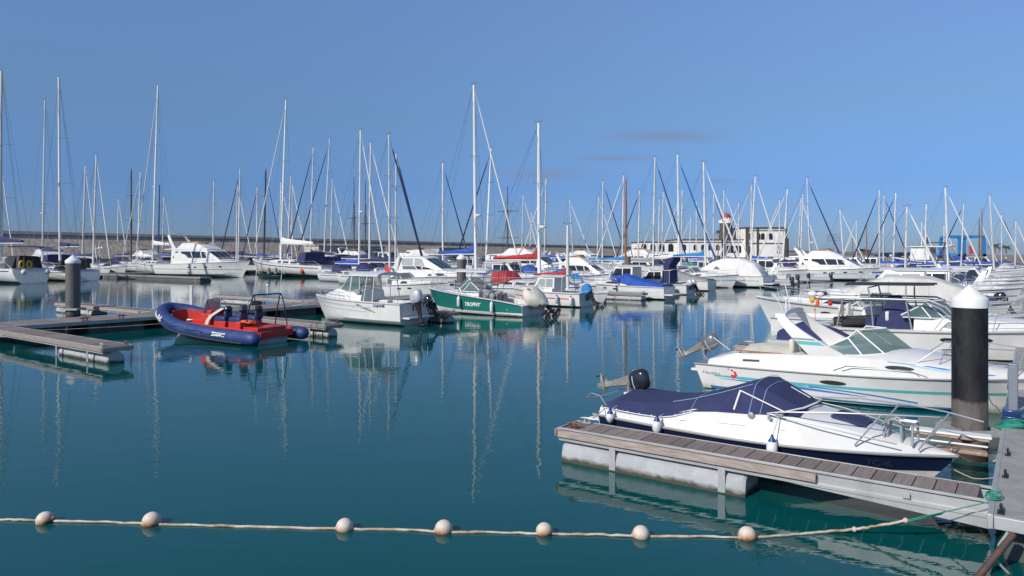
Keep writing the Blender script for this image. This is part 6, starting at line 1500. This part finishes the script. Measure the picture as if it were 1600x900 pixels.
SB = [
 # ptop, ytop, pbase, D, dir, label, options
 (70, 158, 66, 112, 'L', 'sailboat with weathered mast just left of the tallest left hand mast', dict(cover=NV, furl=None, spr=(.36,), radar=.3, mast_r=.11)),
 (150, 240, 145, 128, 'R', 'sailboat with leaning mast, right of the two tallest left hand masts', dict(cover=NV, furl='furl_white')),
 (133, 257, 128, 140, 'R', 'sailboat with thin mast close left of a leaning mast', dict(cover=BL)),
 (205, 265, 205, 150, 'R', 'sailboat with dark thin mast left of a pale pair mast', dict(mast_m='mastdark', cover=NV, furl=None, hull='bluehull', stripe=None)),
 (219, 270, 214, 142, 'L', 'sailboat with pale mast leaning right beside the dark thin mast', dict(cover=WC)),
 (185, 310, 183, 175, 'R', 'small distant sailboat left of the dark thin mast', dict(cover=BL, wires=False)),
 (246, 135, 238, 131, 'L', 'large white sailboat with white boom cover, left of the flybridge yacht', dict(cover=WC, spr=(.42, .66), radar=.42, hood=None, Lr=15, tries=False, fbs=1.3, boomz=5.2, mast_r=.13, mast_m='mastwhite')),
 (249, 290, 247, 170, 'L', 'sailboat with a blue painted mast behind the white boom cover', dict(mast_m='mastblue', cover=BL, furl=None, wires=False)),
 (256, 306, 253, 180, 'R', 'distant sailboat with radar right of the blue mast', dict(radar=.3, cover=NV)),
 (334, 282, 333, 160, 'R', 'lone sailboat mast above the flybridge yacht windows', dict(cover=NV, furl=None)),
 (375, 265, 372, 135, 'L', 'sailboat with taller mast of the close pair right of the flybridge yacht', dict(cover=NV, furl='furl_navy')),
 (371, 288, 369, 152, 'R', 'sailboat with shorter mast of the close pair right of the flybridge yacht', dict(cover=BL)),
 (402, 293, 401, 155, 'L', 'sailboat with navy furled sail sloping left, between the close pairs', dict(cover=NV, furl='furl_navy')),
 (415, 265, 412, 140, 'R', 'sailboat with dark mast left of the tall white mast', dict(mast_m='mastdark', furl='furl_blue')),
 (446, 160, 438, 117, 'L', 'white sailboat with red ball fender, tall mast and navy edged boom sail', dict(cover=WC, spr=(.36, .62), radar=.42, Lr=21, mx=.64, tries=False, fbs=.95, boomz=5.0, mast_r=.12, mast_m='mastwhite', boot='antifoul_dark', hood=NV)),
 (439, 284, 437, 165, 'R', 'distant sailboat hidden behind the tall white mast', dict(wires=False)),
 (454, 272, 449, 148, 'R', 'sailboat close right of the tall white mast', dict(cover=GC)),
 (457, 288, 456, 168, 'R', 'thin masted sailboat right of the tall white mast', dict(cover=NV)),
 (489, 232, 484, 124, 'L', 'sailboat with leaning mast above the small white yachts, orange life ring side', dict(cover=NV, furl='furl_navy', mast_r=.1)),
 (514, 220, 505, 116, 'L', 'sailboat with strongly leaning mast and dashed dark furled sail', dict(cover=None, furl='furl_navy', bimini='darkcanvas', mast_r=.1)),
 (519, 278, 516, 150, 'R', 'sailboat just right of the strongly leaning mast', dict(cover=BL)),
 (563, 203, 561, 92, 'R', 'white sailboat with white furled sail sloping right, left of the twin navy furlers', dict(cover=BL, spr=(.40, .70), radar=.42, mast_m='mastwhite', bimini=None, Lr=12)),
 (579, 222, 577, 104, 'R', 'sailboat second from left in the group of four close masts', dict(cover=NV, spr=(.55,), hood=BL)),
 (608, 211, 609, 84, 'R', 'sailboat with navy boom cover and navy furled sail, third of four close masts', dict(cover=NV, furl='furl_navy', furl_r=.13, spr=(.40, .70), mast_r=.1)),
 (619, 240, 618, 98, 'R', 'sailboat with second navy furled sail, rightmost of four close masts', dict(cover=NV, furl='furl_navy', furl_r=.13)),
 (692, 255, 692, 108, 'R', 'sailboat with single mast between the four close masts and the tallest mast', dict(cover=NV, furl='furl_navy', spr=(.60,), mast_m='mastwhite')),
 (741, 134, 744, 66, 'R', 'sailboat with the tallest central mast and bright blue boom cover', dict(cover=BL, hoodbig=1, spr=(.30, .63), radar=.315, furl='furl_white', furl_r=.07, boomz=3.6, mast_r=.12, Lr=12.5, mast_m='mastwhite', hood='greycanvas')),
 (766, 235, 758, 92, 'L', 'sailboat with leaning mast right of the tallest central mast', dict(cover=WC, furl='furl_navy', mast_m='mastwhite')),
 (817, 304, 815, 150, 'R', 'distant slim sailboat left of the red boom sailboat mast', dict()),
 (830, 330, 827, 175, 'R', 'low distant sailboat mast close left of the red boom sailboat', dict(wires=False)),
 (842, 193, 843, 66, 'R', 'sailboat with red boom cover and red brown sprayhood', dict(cover=RC, hoodbig=1, furl=None, spr=(.36, .62), radar=.34, boomz=3.15, mast_r=.12, Lr=12, hood='redcanvas', mast_m='mastwhite')),
 (853, 280, 850, 140, 'L', 'sailboat mast standing just right of the red boom sailboat', dict(cover=BL)),
 (891, 314, 897, 150, 'R', 'small sailboat alone in the gap above the open water', dict(cover=NV)),
 (887, 352, 887, 62, 'R', 'small sailboat with low mast stub and red boom cover behind the blue roofed boat', dict(cover=RC, hoodbig=1, furl=None, Lr=8, boomz=1.95, wires=False, spr=None)),
 (935, 306, 933, 160, 'R', 'thin masted sailboat at the left end of the lighthouse group', dict(cover=SK)),
 (942, 283, 941, 128, 'R', 'sailboat with navy furled sail, left of the brown mast', dict(cover=SK, furl='furl_navy')),
 (974, 275, 972, 112, 'L', 'sailboat with grey mast close behind the brown mast', dict(cover=WC)),
 (978, 280, 977, 88, 'R', 'sailboat with varnished brown mast and sky blue boom cover', dict(cover=SK, mast_m='mastwood', furl=None, spr=None, Lr=10, boomz=2.9, hood=SK, mast_r=.11)),
 (999, 299, 996, 120, 'L', 'sailboat with purple grey furled sail sloping left', dict(furl='furl_navy', cover=NV)),
 (1023, 245, 1020, 98, 'R', 'sailboat with dashed furled sail sloping right, left of the blue furler', dict(cover=GC, furl='furl_navy', spr=(.40, .68), mast_m='mastalu')),
 (1036, 299, 1034, 142, 'R', 'thin sailboat between the dashed and the blue furled sails', dict()),
 (1030, 312, 1028, 165, 'L', 'distant thin mast left of the dashed furled sail', dict(wires=False)),
 (1059, 243, 1062, 104, 'R', 'sailboat with long sky blue furled sail sloping right', dict(cover=WC, furl='furl_blue', furl_r=.13, mast_m='mastwhite')),
 (1066, 297, 1064, 150, 'L', 'sailboat with short mast directly right of a tall white one', dict()),
 (1079, 340, 1076, 185, 'L', 'low distant sailboat in front of the arcade', dict(wires=False)),
 (1088, 314, 1088, 170, 'R', 'distant sailboat in front of the arcade middle', dict(wires=False)),
 (1100, 255, 1103, 100, 'R', 'sailboat with bright blue boom cover in front of the arcade', dict(cover=SK, hoodbig=1, furl='furl_white', boomz=3.3, mast_m='mastwhite')),
 (1115, 304, 1115, 135, 'R', 'sailboat with navy furled sail left of the palm', dict(furl='furl_navy')),
 (1131, 297, 1131, 125, 'R', 'sailboat whose mast crosses the left edge of the dark tower', dict(cover=BL)),
 (1154, 317, 1154, 150, 'L', 'sailboat whose mast stands at the right edge of the dark tower', dict()),
 (1174, 289, 1173, 140, 'L', 'sailboat with shorter mast next to a leaning white mast', dict()),
 (1179, 273, 1172, 112, 'R', 'sailboat with leaning white mast at the two storey building corner', dict(cover=NV, mast_m='mastwhite', mast_r=.1)),
 (1218, 313, 1217, 132, 'L', 'sailboat in front of the right end of the white building', dict(cover=NV)),
 (1229, 298, 1222, 120, 'L', 'sailboat with crossing stays at the right end of the white building', dict(mast_m='mastwhite')),
 (1251, 307, 1246, 136, 'R', 'sailboat with pale furled sail just right of the white building', dict()),
 (1254, 305, 1250, 150, 'L', 'distant leaning mast just right of the white building', dict(wires=False)),
 (1262, 280, 1267, 110, 'R', 'sailboat with dark dashed furled sail right of the white building', dict(cover=NV, furl='furl_navy', radar=.28)),
 (1314, 330, 1320, 130, 'R', 'sailboat with pale mast above the red striped cabin boat', dict(mast_m='mastwhite')),
 (1338, 344, 1338, 165, 'L', 'short mast left of the low bushy palms', dict(wires=False)),
 (1332, 367, 1332, 170, 'L', 'tiny brown mast left of the low bushy palms', dict(mast_m='mastwood', wires=False)),
 (1354, 352, 1355, 160, 'R', 'brown masted boat standing by the low bushy palms', dict(mast_m='mastwood', furl=None)),
 (1374, 297, 1374, 112, 'L', 'sailboat with tall mast at the left of a close pair, right part', dict(furl='furl_navy', mast_r=.1)),
 (1381, 305, 1380, 135, 'R', 'sailboat with grey mast at the right of a close pair, right part', dict(furl='furl_navy')),
 (1399, 303, 1395, 118, 'L', 'sailboat with white bracketed masthead light and dark furled sail', dict(furl='furl_navy', mast_m='mastwhite')),
 (1416, 322, 1414, 72, 'R', 'sailboat with thin white mast rising behind the orange trimmed hardtop', dict(Lr=8)),
 (1440, 346, 1440, 150, 'R', 'short mast left of the dark gantry', dict(wires=False)),
 (1447, 320, 1445, 120, 'L', 'thin white mast beside the dark gantry', dict(mast_m='mastwhite', furl=None)),
 (1475, 352, 1475, 160, 'R', 'short mast left of the blue lifting gantry', dict(wires=False)),
 (1478, 295, 1482, 100, 'R', 'sailboat with tall white mast in front of the blue lifting gantry', dict(mast_m='mastwhite', mast_r=.11, radar=.3)),
 (1505, 320, 1501, 118, 'L', 'sailboat with grey mast crossing the blue lifting gantry', dict(furl='furl_navy')),
 (1530, 343, 1530, 150, 'R', 'thin dark mast right of the blue lifting gantry', dict(mast_m='mastdark', wires=False)),
 (1534, 329, 1533, 132, 'L', 'brownish mast right of the blue lifting gantry', dict(mast_m='mastwood', furl=None)),
 (1548, 308, 1554, 108, 'R', 'sailboat with tall leaning mast near the right edge', dict(mast_r=.11, spr=(.5,))),
 (1565, 336, 1565, 142, 'R', 'sailboat with thin mast between the two rightmost pairs', dict(furl='furl_navy')),
 (1587, 345, 1586, 128, 'R', 'rightmost sailboat with white furled sail sloping off the edge', dict()),
 (3, 266, 3, 140, 'R', 'short masted sailboat beside the left edge', dict(spr=(.5,))),
]
for r in SB:
    o = dict(r[6]); mastboat(*r[:6], **o)
# dark square rigged masts of old ships beyond
for px, yt, D, t, wy in ((553, 277, 185, 'dark old ship with crossed yards, left of a close pair behind the blue boom cover', (.55,)), (571, 281, 190, 'dark old ship with crossed yards, right of a close pair behind the blue boom cover', (.5,)),
                     (793, 291, 165, 'dark old ship with two crossed yards right of the tallest mast', (.38, .70))):
    P = WD(px, D); H = CAMH+(HY-yt)*D/FPX; e = empty('square_rigger', (0, 0, 0), 0, t, 'ship', 'old ships with yards')
    h = Hull(16, 4.4, 1.6, 2.4, draft=.3, kind='r', dip=.4, rake=1.5); h.mesh(14, 6).build('hull', mat('dark_wood_hull', (.06, .035, .025), .7), e); h.deck().build('deck', 'brown', e)
    m = MB(); m.tube([(8, 0, 1), (8, 0, H*.72)], .2, 8); m.tube([(8, 0, H*.66), (8, 0, H)], .1, 6); mo = m.build('mast', 'mastdark', e)
    for f in wy: m = MB(); m.tube([(8.2, -3.2, H*f), (8.2, 0, H*f+.05), (8.2, 3.2, H*f)], [.06, .14, .06], 6); m.build('yard', 'mastdark', mo)
    m = MB()
    for sd in (1, -1):
        for q in (-.6, 0, .6): m.tube([(8+q, sd*2, 1.8), (8, 0, H*.68)], .03, 4)
        for f in wy: m.tube([(8.2, sd*3.2, H*f), (8, 0, H*.85)], .02, 4)
    m.build('rigging', 'mastdark', e)
    place(e, P-Vector((math.cos(.9)*8, math.sin(.9)*8, 0)), .9)
# details of the 446 boat
q = W(473, 424, .9)
fender(WD(473, 110.0, .95), 'red ball fender hanging on the side of the white sailboat', None, .7, .42, cap='redball', body='redball', round_=True)
for px, t in ((420, 'leftmost of three dark fenders on the white sailboat'), (431, 'middle one of three dark fenders on the white sailboat'), (445, 'rightmost of three dark fenders on the white sailboat')):
    fender(WD(px, 112.5, .9), t, 'dark fenders on the far sailboat', 1.0, .26, cap='black', body='greycanvas')
o = MB().tube([(.35*math.cos(a), 0, .4*math.sin(a)) for a in [i*2*math.pi/14 for i in range(15)]], .16, 8).build('life_ring', 'orange'); o.location = WD(495, 113, 2.3); tag(o, 'orange life ring on the stern rail of the far white sailboat', 'life ring')

# ---- other motorboats: stern px, waterline row, length, beam, style, heading, label, options
MBL = [
 (132, 420, 13, 4.2, 'flybridge', HV+.2, 'grey white flybridge yacht with black window band right behind the grey pile', dict(arch=True)),
 (186, 416, 10, 3.3, 'express', HR, 'blue hulled cruiser left of the white sailboat bow', dict(hull='bluehull', stripe=None, canvas=BL)),
 (60, 418, 11, 3.5, 'hardtop', HR, 'hardtop motorboat mostly hidden behind the two sailing yachts', dict()),
 (398, 422, 12, 3.8, 'canopy', HR, 'white motorboat with pale grey canopy behind the tall mast left of centre', dict(canvas=WC)),
 (452, 419, 10, 3.2, 'express', HR, 'white cruiser behind the navy edged boom sail', dict()),
 (505, 430, 8.5, 2.8, 'covered', HR, 'small white boat with dark cover near the orange life ring', dict(canvas='darkcanvas')),
 (533, 437, 9, 3.0, 'hardtop', HR, 'white hardtop boat left of the express cruiser', dict()),
 (612, 420, 13, 4.2, 'flybridge', HR, 'white flybridge yacht behind the four close masts', dict()),
 (648, 415, 14, 4.4, 'flybridge', HR, 'white flybridge yacht with raised arch between the close masts and the blue boom', dict()),
 (735, 440, 9, 3.1, 'covered', HR, 'motorboat under rounded blue cover behind the grey pile in the middle', dict(canvas=BL)),
 (790, 438, 9.5, 3.1, 'express', HR, 'white cruiser under the red boom cover', dict()),
 (868, 418, 14, 4.2, 'flybridge', HV, 'white flybridge yacht beyond the open water right of the red boom', dict()),
 (905, 417, 13, 4.0, 'flybridge', HV, 'second white flybridge yacht beyond the open water, farther right', dict()),
 (925, 452, 8, 2.7, 'covered', HV, 'white boat with sky blue cover left of the royal blue covered boat', dict(canvas=SK)),
 (958, 437, 10.5, 3.4, 'hardtop', HR, 'white cabin cruiser with black side windows right of the bare grey pile', dict()),
 (1040, 430, 9, 3.0, 'covered', HR, 'boat under a green cover in front of the arcade', dict(canvas='greencanvas')),
 (1030, 446, 9, 3.0, 'express', HR, 'white cruiser behind the upright navy canvas', dict()),
 (1095, 432, 10, 3.3, 'express', HR, 'white cruiser left of the dark grey pile', dict()),
 (1150, 430, 10, 3.2, 'hardtop', HR, 'white hardtop boat below the dark tower', dict()),
 (1222, 437, 14, 4.4, 'flybridge', HR, 'long white flybridge boat with black windows below the building corner', dict()),
 (1210, 445, 7, 2.5, 'covered', HV, 'white boat with pale cover next to the grey inflatables', dict(canvas=WC)),
 (1290, 422, 9.5, 3.2, 'hardtop', HR, 'white cabin boat with red band left of the open water on the right', dict(stripe='redhull')),
 (1335, 420, 9, 3.0, 'express', HR, 'small white cruiser behind the far finger pontoon on the right', dict()),
 (1385, 418, 10, 3.2, 'express', HR, 'white cruiser left of the thin white mast on the right', dict(canvas=NV)),
 (1470, 421, 10, 3.2, 'hardtop', HR, 'white hardtop boat under the dark gantry', dict(glass='clearglass')),
 (1560, 420, 10, 3.2, 'express', HR, 'white cruiser near the right edge beyond the fishing boat', dict()),
 (300, 414, 10, 3.2, 'hardtop', HR, 'hardtop boat hidden behind the flybridge yacht', dict()),
 (560, 417, 11, 3.5, 'express', HR, 'white cruiser beyond the navy boom covers', dict()),
 (690, 419, 10, 3.4, 'covered', HR, 'white boat with navy cover beyond the bright blue boom', dict(canvas=NV)),
 (760, 417, 10, 3.4, 'hardtop', HR, 'white boat beyond the mast right of the blue boom', dict()),
]
def mboat(px, py, L, Bm, style, hd, label, **k):
    hd += random.uniform(-.03, .03)
    for step in [0]+[q for w in range(1, 13) for q in (-w, w)]:
        P = W(px, py); P = WD(px, P.y*(1+.015*step)); c = occ(P, hd, L, Bm)
        if not clash(c): break
    OB.extend(c)
    return motorboat(label, P, hd, L, Bm, style, **k)
for r in MBL: mboat(*r[:7], **r[7])
# berths on both sides of the middle walkway and along the far left walkway
BB = []
stl = ['express', 'hardtop', 'covered', 'express', 'flybridge', 'covered', 'hardtop']; cvs = [NV, WC, BL, GC, SK, 'creamcanvas']
where = {0: 'behind the right part of the green hulled boat', 1: 'beneath the red boom cover', 2: 'right of the red boom cover', 3: 'behind the small blue roofed boat', 4: 'behind the royal blue covered boat', 5: 'left of the dark grey pile', 6: 'right of the dark grey pile', 7: 'behind the peaked white canopy', 8: 'left of the grey inflatables', 9: 'behind the grey inflatables'}
i = 0; n_ = 0
for s in [31+2.1*k for k in range(34)]:
    L_ = 8.5+(i % 3); P = B(s, 2.9+L_); hd = HR
    c = occ(P, hd, L_, 2.9, pad=.15)
    if clash(c, .9): continue
    OB.extend(c); st = stl[i % 7]
    motorboat('white %s boat across the middle walkway, %s' % ({'express': 'open', 'hardtop': 'hardtop', 'covered': 'covered', 'flybridge': 'flybridge'}[st], where[min(9, n_)]), P, hd, L_, 2.9, st, canvas=cvs[i % 6], stripe=(None, 'skyblue', 'redstripe')[i % 3]); i += 1; n_ += 1
n_ = 0
for s in [44+2.1*k for k in range(26)]:
    L_ = 7.6+(i % 2); P = B(s, -L_-.4); hd = HV
    c = occ(P, hd, L_, 2.7, pad=.15)
    if clash(c, .9): continue
    OB.extend(c); st = ['covered', 'hardtop', 'express'][i % 3]
    motorboat('white %s boat at the middle walkway, %s' % (st.replace('express', 'open'), ['right of the royal blue cover', 'between the navy flap and the peaked canopy', 'left below the peaked canopy', 'right of the peaked canopy', 'beside the grey inflatables', 'at the far end', 'last but one', 'last'][min(7, n_)]), P, hd, L_, 2.7, st, canvas=cvs[i % 6], stripe=None); i += 1; n_ += 1
n_ = 0
for s in [-16+2.3*k for k in range(46)]:
    L_ = 14+(i % 3)*1.5; P = PC+U*s+V*(3.2+L_); hd = HR; c = occ(P, hd, L_, 4.4, pad=.15)
    if clash(c, .85): continue
    OB.extend(c); st = ['flybridge', 'express', 'flybridge', 'covered', 'hardtop'][i % 5]
    px_ = 800+FPX*P.x/P.y; lm = [t for a, t in ((100, 'behind the two stern on yachts'), (190, 'right of the grey pile'), (260, 'left of the flybridge yacht'), (330, 'behind the flybridge yacht'), (400, 'right of the flybridge yacht bow'), (470, 'behind the red ball fender'), (540, 'near the orange life ring'), (620, 'left of the express cruiser'), (700, 'behind the express cruiser'), (760, 'behind the tallest mast'), (860, 'behind the red boom'), (3000, 'right of the red boom')) if px_ < a][0]
    t_ = 'big white %s boat at the far left walkway, %s' % (st.replace('express', 'open'), lm)
    motorboat(t_, P, hd, L_, 4.5, st, canvas=cvs[i % 6], stripe=None, group=t_.replace('boat', 'boats')[4:], arch=bool(i % 2)); i += 1; n_ += 1
# the tightly packed rows far behind, too small and too alike to be told apart
GT = {'hardtop': 'small distant white hardtop boat in the packed rows before the breakwater', 'express': 'small distant white open cruiser in the packed rows before the breakwater', 'covered': 'small distant boat with canvas cover in the packed rows before the breakwater', 'flybridge': 'distant white flybridge boat in the packed rows before the breakwater'}
rnd = random.Random(21); protos = {}
for st, L_, B_ in (('hardtop', 10.5, 3.4), ('express', 10.5, 3.4), ('covered', 9.5, 3.2), ('flybridge', 16, 4.8)):
    protos[st] = [L_, B_, None]
def ctree(o, parent=None):
    c = o.copy(); C.objects.link(c)
    if parent is not None: c.parent = parent
    for ch in list(o.children): ctree(ch, c)
    return c
cnt = 0
for k in range(2500):
    px = rnd.uniform(-20, 1620); lo, hi = (122, 172) if px < 1000 else (118, 160)
    if 560 < px < 1100: lo = 98
    D = rnd.uniform(lo, hi); st = rnd.choice(['hardtop', 'hardtop', 'express', 'covered', 'covered', 'flybridge']); L_, B_, pr = protos[st]
    if px > 830 and px < 985 and D < 135: continue
    if px > 1290 and px < 1370 and D < 150: continue
    hd = rnd.choice((HR, HV, HR))+rnd.uniform(-.05, .05); P = WD(px, D); c = occ(P, hd, L_, B_, pad=.5)
    if any((p-q).length < (r+s)*.8 for p, r in c for q, s in OB): continue
    OB.extend(c); cnt += 1
    if pr is None:
        e, h = motorboat(GT[st], P, hd, L_, B_, st, group='distant '+st+' boats in packed rows', stripe=rnd.choice((None, 'skyblue')), canvas=NV, arch=False); protos[st][2] = e
    else:
        o = ctree(pr); o.matrix_world = Matrix.Translation(P) @ Matrix.Rotation(hd, 4, 'Z')
    if cnt > 105: break
# boats along the right hand walkway
M['tentcanvas'] = mat('beige_tent_canvas', (.60, .575, .54), .9, var=(.50, .475, .44), vscale=1.5, bump=.06, bscale=2)
AB = [
 (21.0, 8.3, 8.6, 2.9, 'express', 'white open cruiser seen above the navy seat cover', dict(stripe='paleblue', glass='clearglass', arch=False)),
 (25.4, -1.0, 9.6, 3.2, 'canopy', 'white boat under a beige canvas tent left of the black pile', dict(canvas='tentcanvas', stripe=None)),
 (30.0, 8.3, 8.0, 2.8, 'covered', 'white boat with cream cover beyond the canvas tent', dict(canvas='creamcanvas')),
 (34.2, -1.0, 9.5, 3.2, 'hardtop', 'white hardtop cruiser with pale green windows and flat roof', dict(glass='clearglass')),
 (38.5, -1.0, 8.0, 2.8, 'covered', 'white boat with navy bow cover above the black pile', dict(canvas='navycanvas')),
 (44.5, -1.0, 8.5, 2.9, 'hardtop', 'white hardtop boat with orange strips near the thin white mast', dict()),
 (48.6, 8.0, 8.0, 2.8, 'express', 'white open cruiser beyond the orange trimmed hardtop', dict(canvas='navycanvas')),
 (52.6, -1.0, 8.5, 2.8, 'express', 'white open cruiser seen over the pile cap', dict()),
 (58.5, 8.0, 8.0, 2.8, 'covered', 'white boat with navy cover left of the blue fishing boat', dict(canvas='navycanvas')),
 (62.7, -1.0, 9.0, 3.0, 'express', 'white cruiser just below the blue fishing boat', dict()),
 (67.0, 8.0, 8.0, 2.8, 'hardtop', 'white hardtop boat left below the tall white mast', dict()),
 (73.5, -1.0, 9.0, 3.0, 'covered', 'white boat with grey cover at the far end of the right walkway', dict(canvas='greycanvas')),
 (79.0, 9.0, 9.0, 3.0, 'express', 'farthest white cruiser along the right walkway', dict()),
]
for s, d, L, Bm, st, t, o in AB:
    hd = (HR if d > 0 else HV)+random.uniform(-.04, .04); d = abs(d); P = A(s, d); OB.extend(occ(P, hd, L, Bm)); motorboat(t, P, hd, L, Bm, st, motor=(1 if L < 8.4 else None), **o)
# orange strip on the hardtop
o = MB().tube([W(1398, 432, 2.3), W(1420, 431, 2.3), W(1440, 430, 2.3)], .12, 6).build('rolled_inflatable', 'orange'); tag(o, 'long orange roll lying on the flat white roof', 'inflatable')

# grey inflatables with motors
proto = empty('grey_inflatable', (0, 0, 0), 0, 'x', 'inflatable boat', 'grey inflatables moored in a bunch')
m = MB(); m.tube(smoothp([(-.2, .75, .3), (1.5, .78, .3), (3.0, .62, .38), (3.7, .25, .5), (3.8, 0, .52), (3.7, -.25, .5), (3.0, -.62, .38), (1.5, -.78, .3), (-.2, -.75, .3)], 3), .24, 12); m.build('tube', 'tubegrey', proto)
m = MB(); m.box((1.5, 0, .2), (3.0, 1.2, .1)); m.box((.1, 0, .35), (.1, 1.1, .5)); m.box((1.4, 0, .5), (.25, 1.4, .05)); m.build('deck', 'gelgrey', proto)
outboard(proto, -.02, 0, .55, .9, 10, 'blackgloss', 'black')
def copy_tree(o, parent=None):
    c = o.copy(); C.objects.link(c)
    if parent is not None: c.parent = parent
    for ch in list(o.children): copy_tree(ch, c)
    return c
kids = list(proto.children)
for i, (px, py, rz, t) in enumerate(((1297, 440, 0, 'grey inflatable with black motor, rightmost of the bunch'), (1262, 441, .2, 'grey inflatable in the middle of the bunch'), (1245, 444, .1, 'grey inflatable at the left of the bunch'), (1236, 449, 0, 'grey inflatable with red rope nearest in the bunch'))):
    o = proto if i == 0 else copy_tree(proto)
    o['label'] = t; P = W(px, py); o.location = P; o.rotation_euler = (0, 0, HV+rz)

# blue fishing boat with gear
e = empty('fishing_boat', (0, 0, 0), 0, 'blue fishing boat with white wheelhouse moored stern on near the far quay', 'fishing boat')
h = Hull(14, 5.2, 2.2, 2.9, draft=.4, tw=.92, kind='r', dip=.3, rake=1.2); ho = h.mesh(16, 6).build('hull', mat('deep_blue_hull', (.02, .045, .20), .4, var=(.03, .05, .15), vscale=.6), e)
h.rail(0, 1, .1, .0).build('gunwale', 'white', ho); h.deck(dz=-.3).build('deck', 'brown', e)
m = MB(); m.box((8, 0, 3.7), (3.6, 3.4, 2.6)); m.build('wheelhouse', 'white', e, bevel=.1); m = MB(); m.box((6.6, 0, 5.1), (7.5, 4.2, .18)); m.build('roof', 'white', e)
for y in (-1.1, 0, 1.1): m = MB(); m.box((6.18, y, 4.2), (.06, .7, .7)); m.build('window', 'glass', e)
m = MB()
for x in (.6, 3.2):
    for y in (-2, 2): m.tube([(x, y, 2), (x+1.5, y, 5.1)], .07)
m.build('roof_post', 'mastdark', e)
m = MB(); m.box((1.2, .8, 2.8), (1.6, 1.8, .9)); m.build('gear_box', 'bluecanvas', e)
place(e, WD(1512, 138), HV-.25)
e = empty('net_gantry', WD(1462, 150, 0), 0, 'dark steel gantry frame over blue net piles', 'gantry')
m = MB()
for x in (-1.9, 1.9): m.tube([(x-.5, 0, 0), (x, 0, 6.2)], .14); m.tube([(x+.8, 2, 0), (x, 0, 6.2)], .10)
m.tube([(-1.9, 0, 6.0), (1.9, 0, 6.0)], .12); m.box((-1.9, 0, 6.5), (.4, .4, 1.4)); m.build('frame', 'mastdark', e)
nb = MB(); rnd = random.Random(4)
for k in range(14): nb.ball((rnd.uniform(-4, 4.0), rnd.uniform(-1, 1), rnd.uniform(.2, .9)), .8, 8, (1.2, 1, .7))
o = nb.build('net_pile', 'skycanvas'); o.location = WD(1466, 172, 2.5); tag(o, 'heap of blue fishing nets on the quay under the dark gantry', 'nets')
o = MB().ball((0, 0, .5), .7, 10).build('marker_buoy', 'yellow'); o.location = WD(1457, 172, 2.9); tag(o, 'yellow round buoy on the blue net heap', 'buoy')
for px, D, c, t in ((1450, 158, 'white', 'white flag hanging at the dark gantry'), (1514, 150, 'redstripe', 'red and white cloth hanging on the fishing boat roof')):
    e = empty('flag', WD(px, D, 2.0), 0, t, 'flag'); m = MB(); m.tube([(0, 0, 0), (0, 0, 3.6)], .04); m.build('flagpole', 'mastdark', e)
    m = MB(); m.add([(0, 0, 3.5), (.5, .1, 3.2), (1.0, -.1, 1.8), (.2, 0, 1.5)], [(0, 1, 2, 3)]); m.build('cloth', c, e, smooth=False, solid=.01)
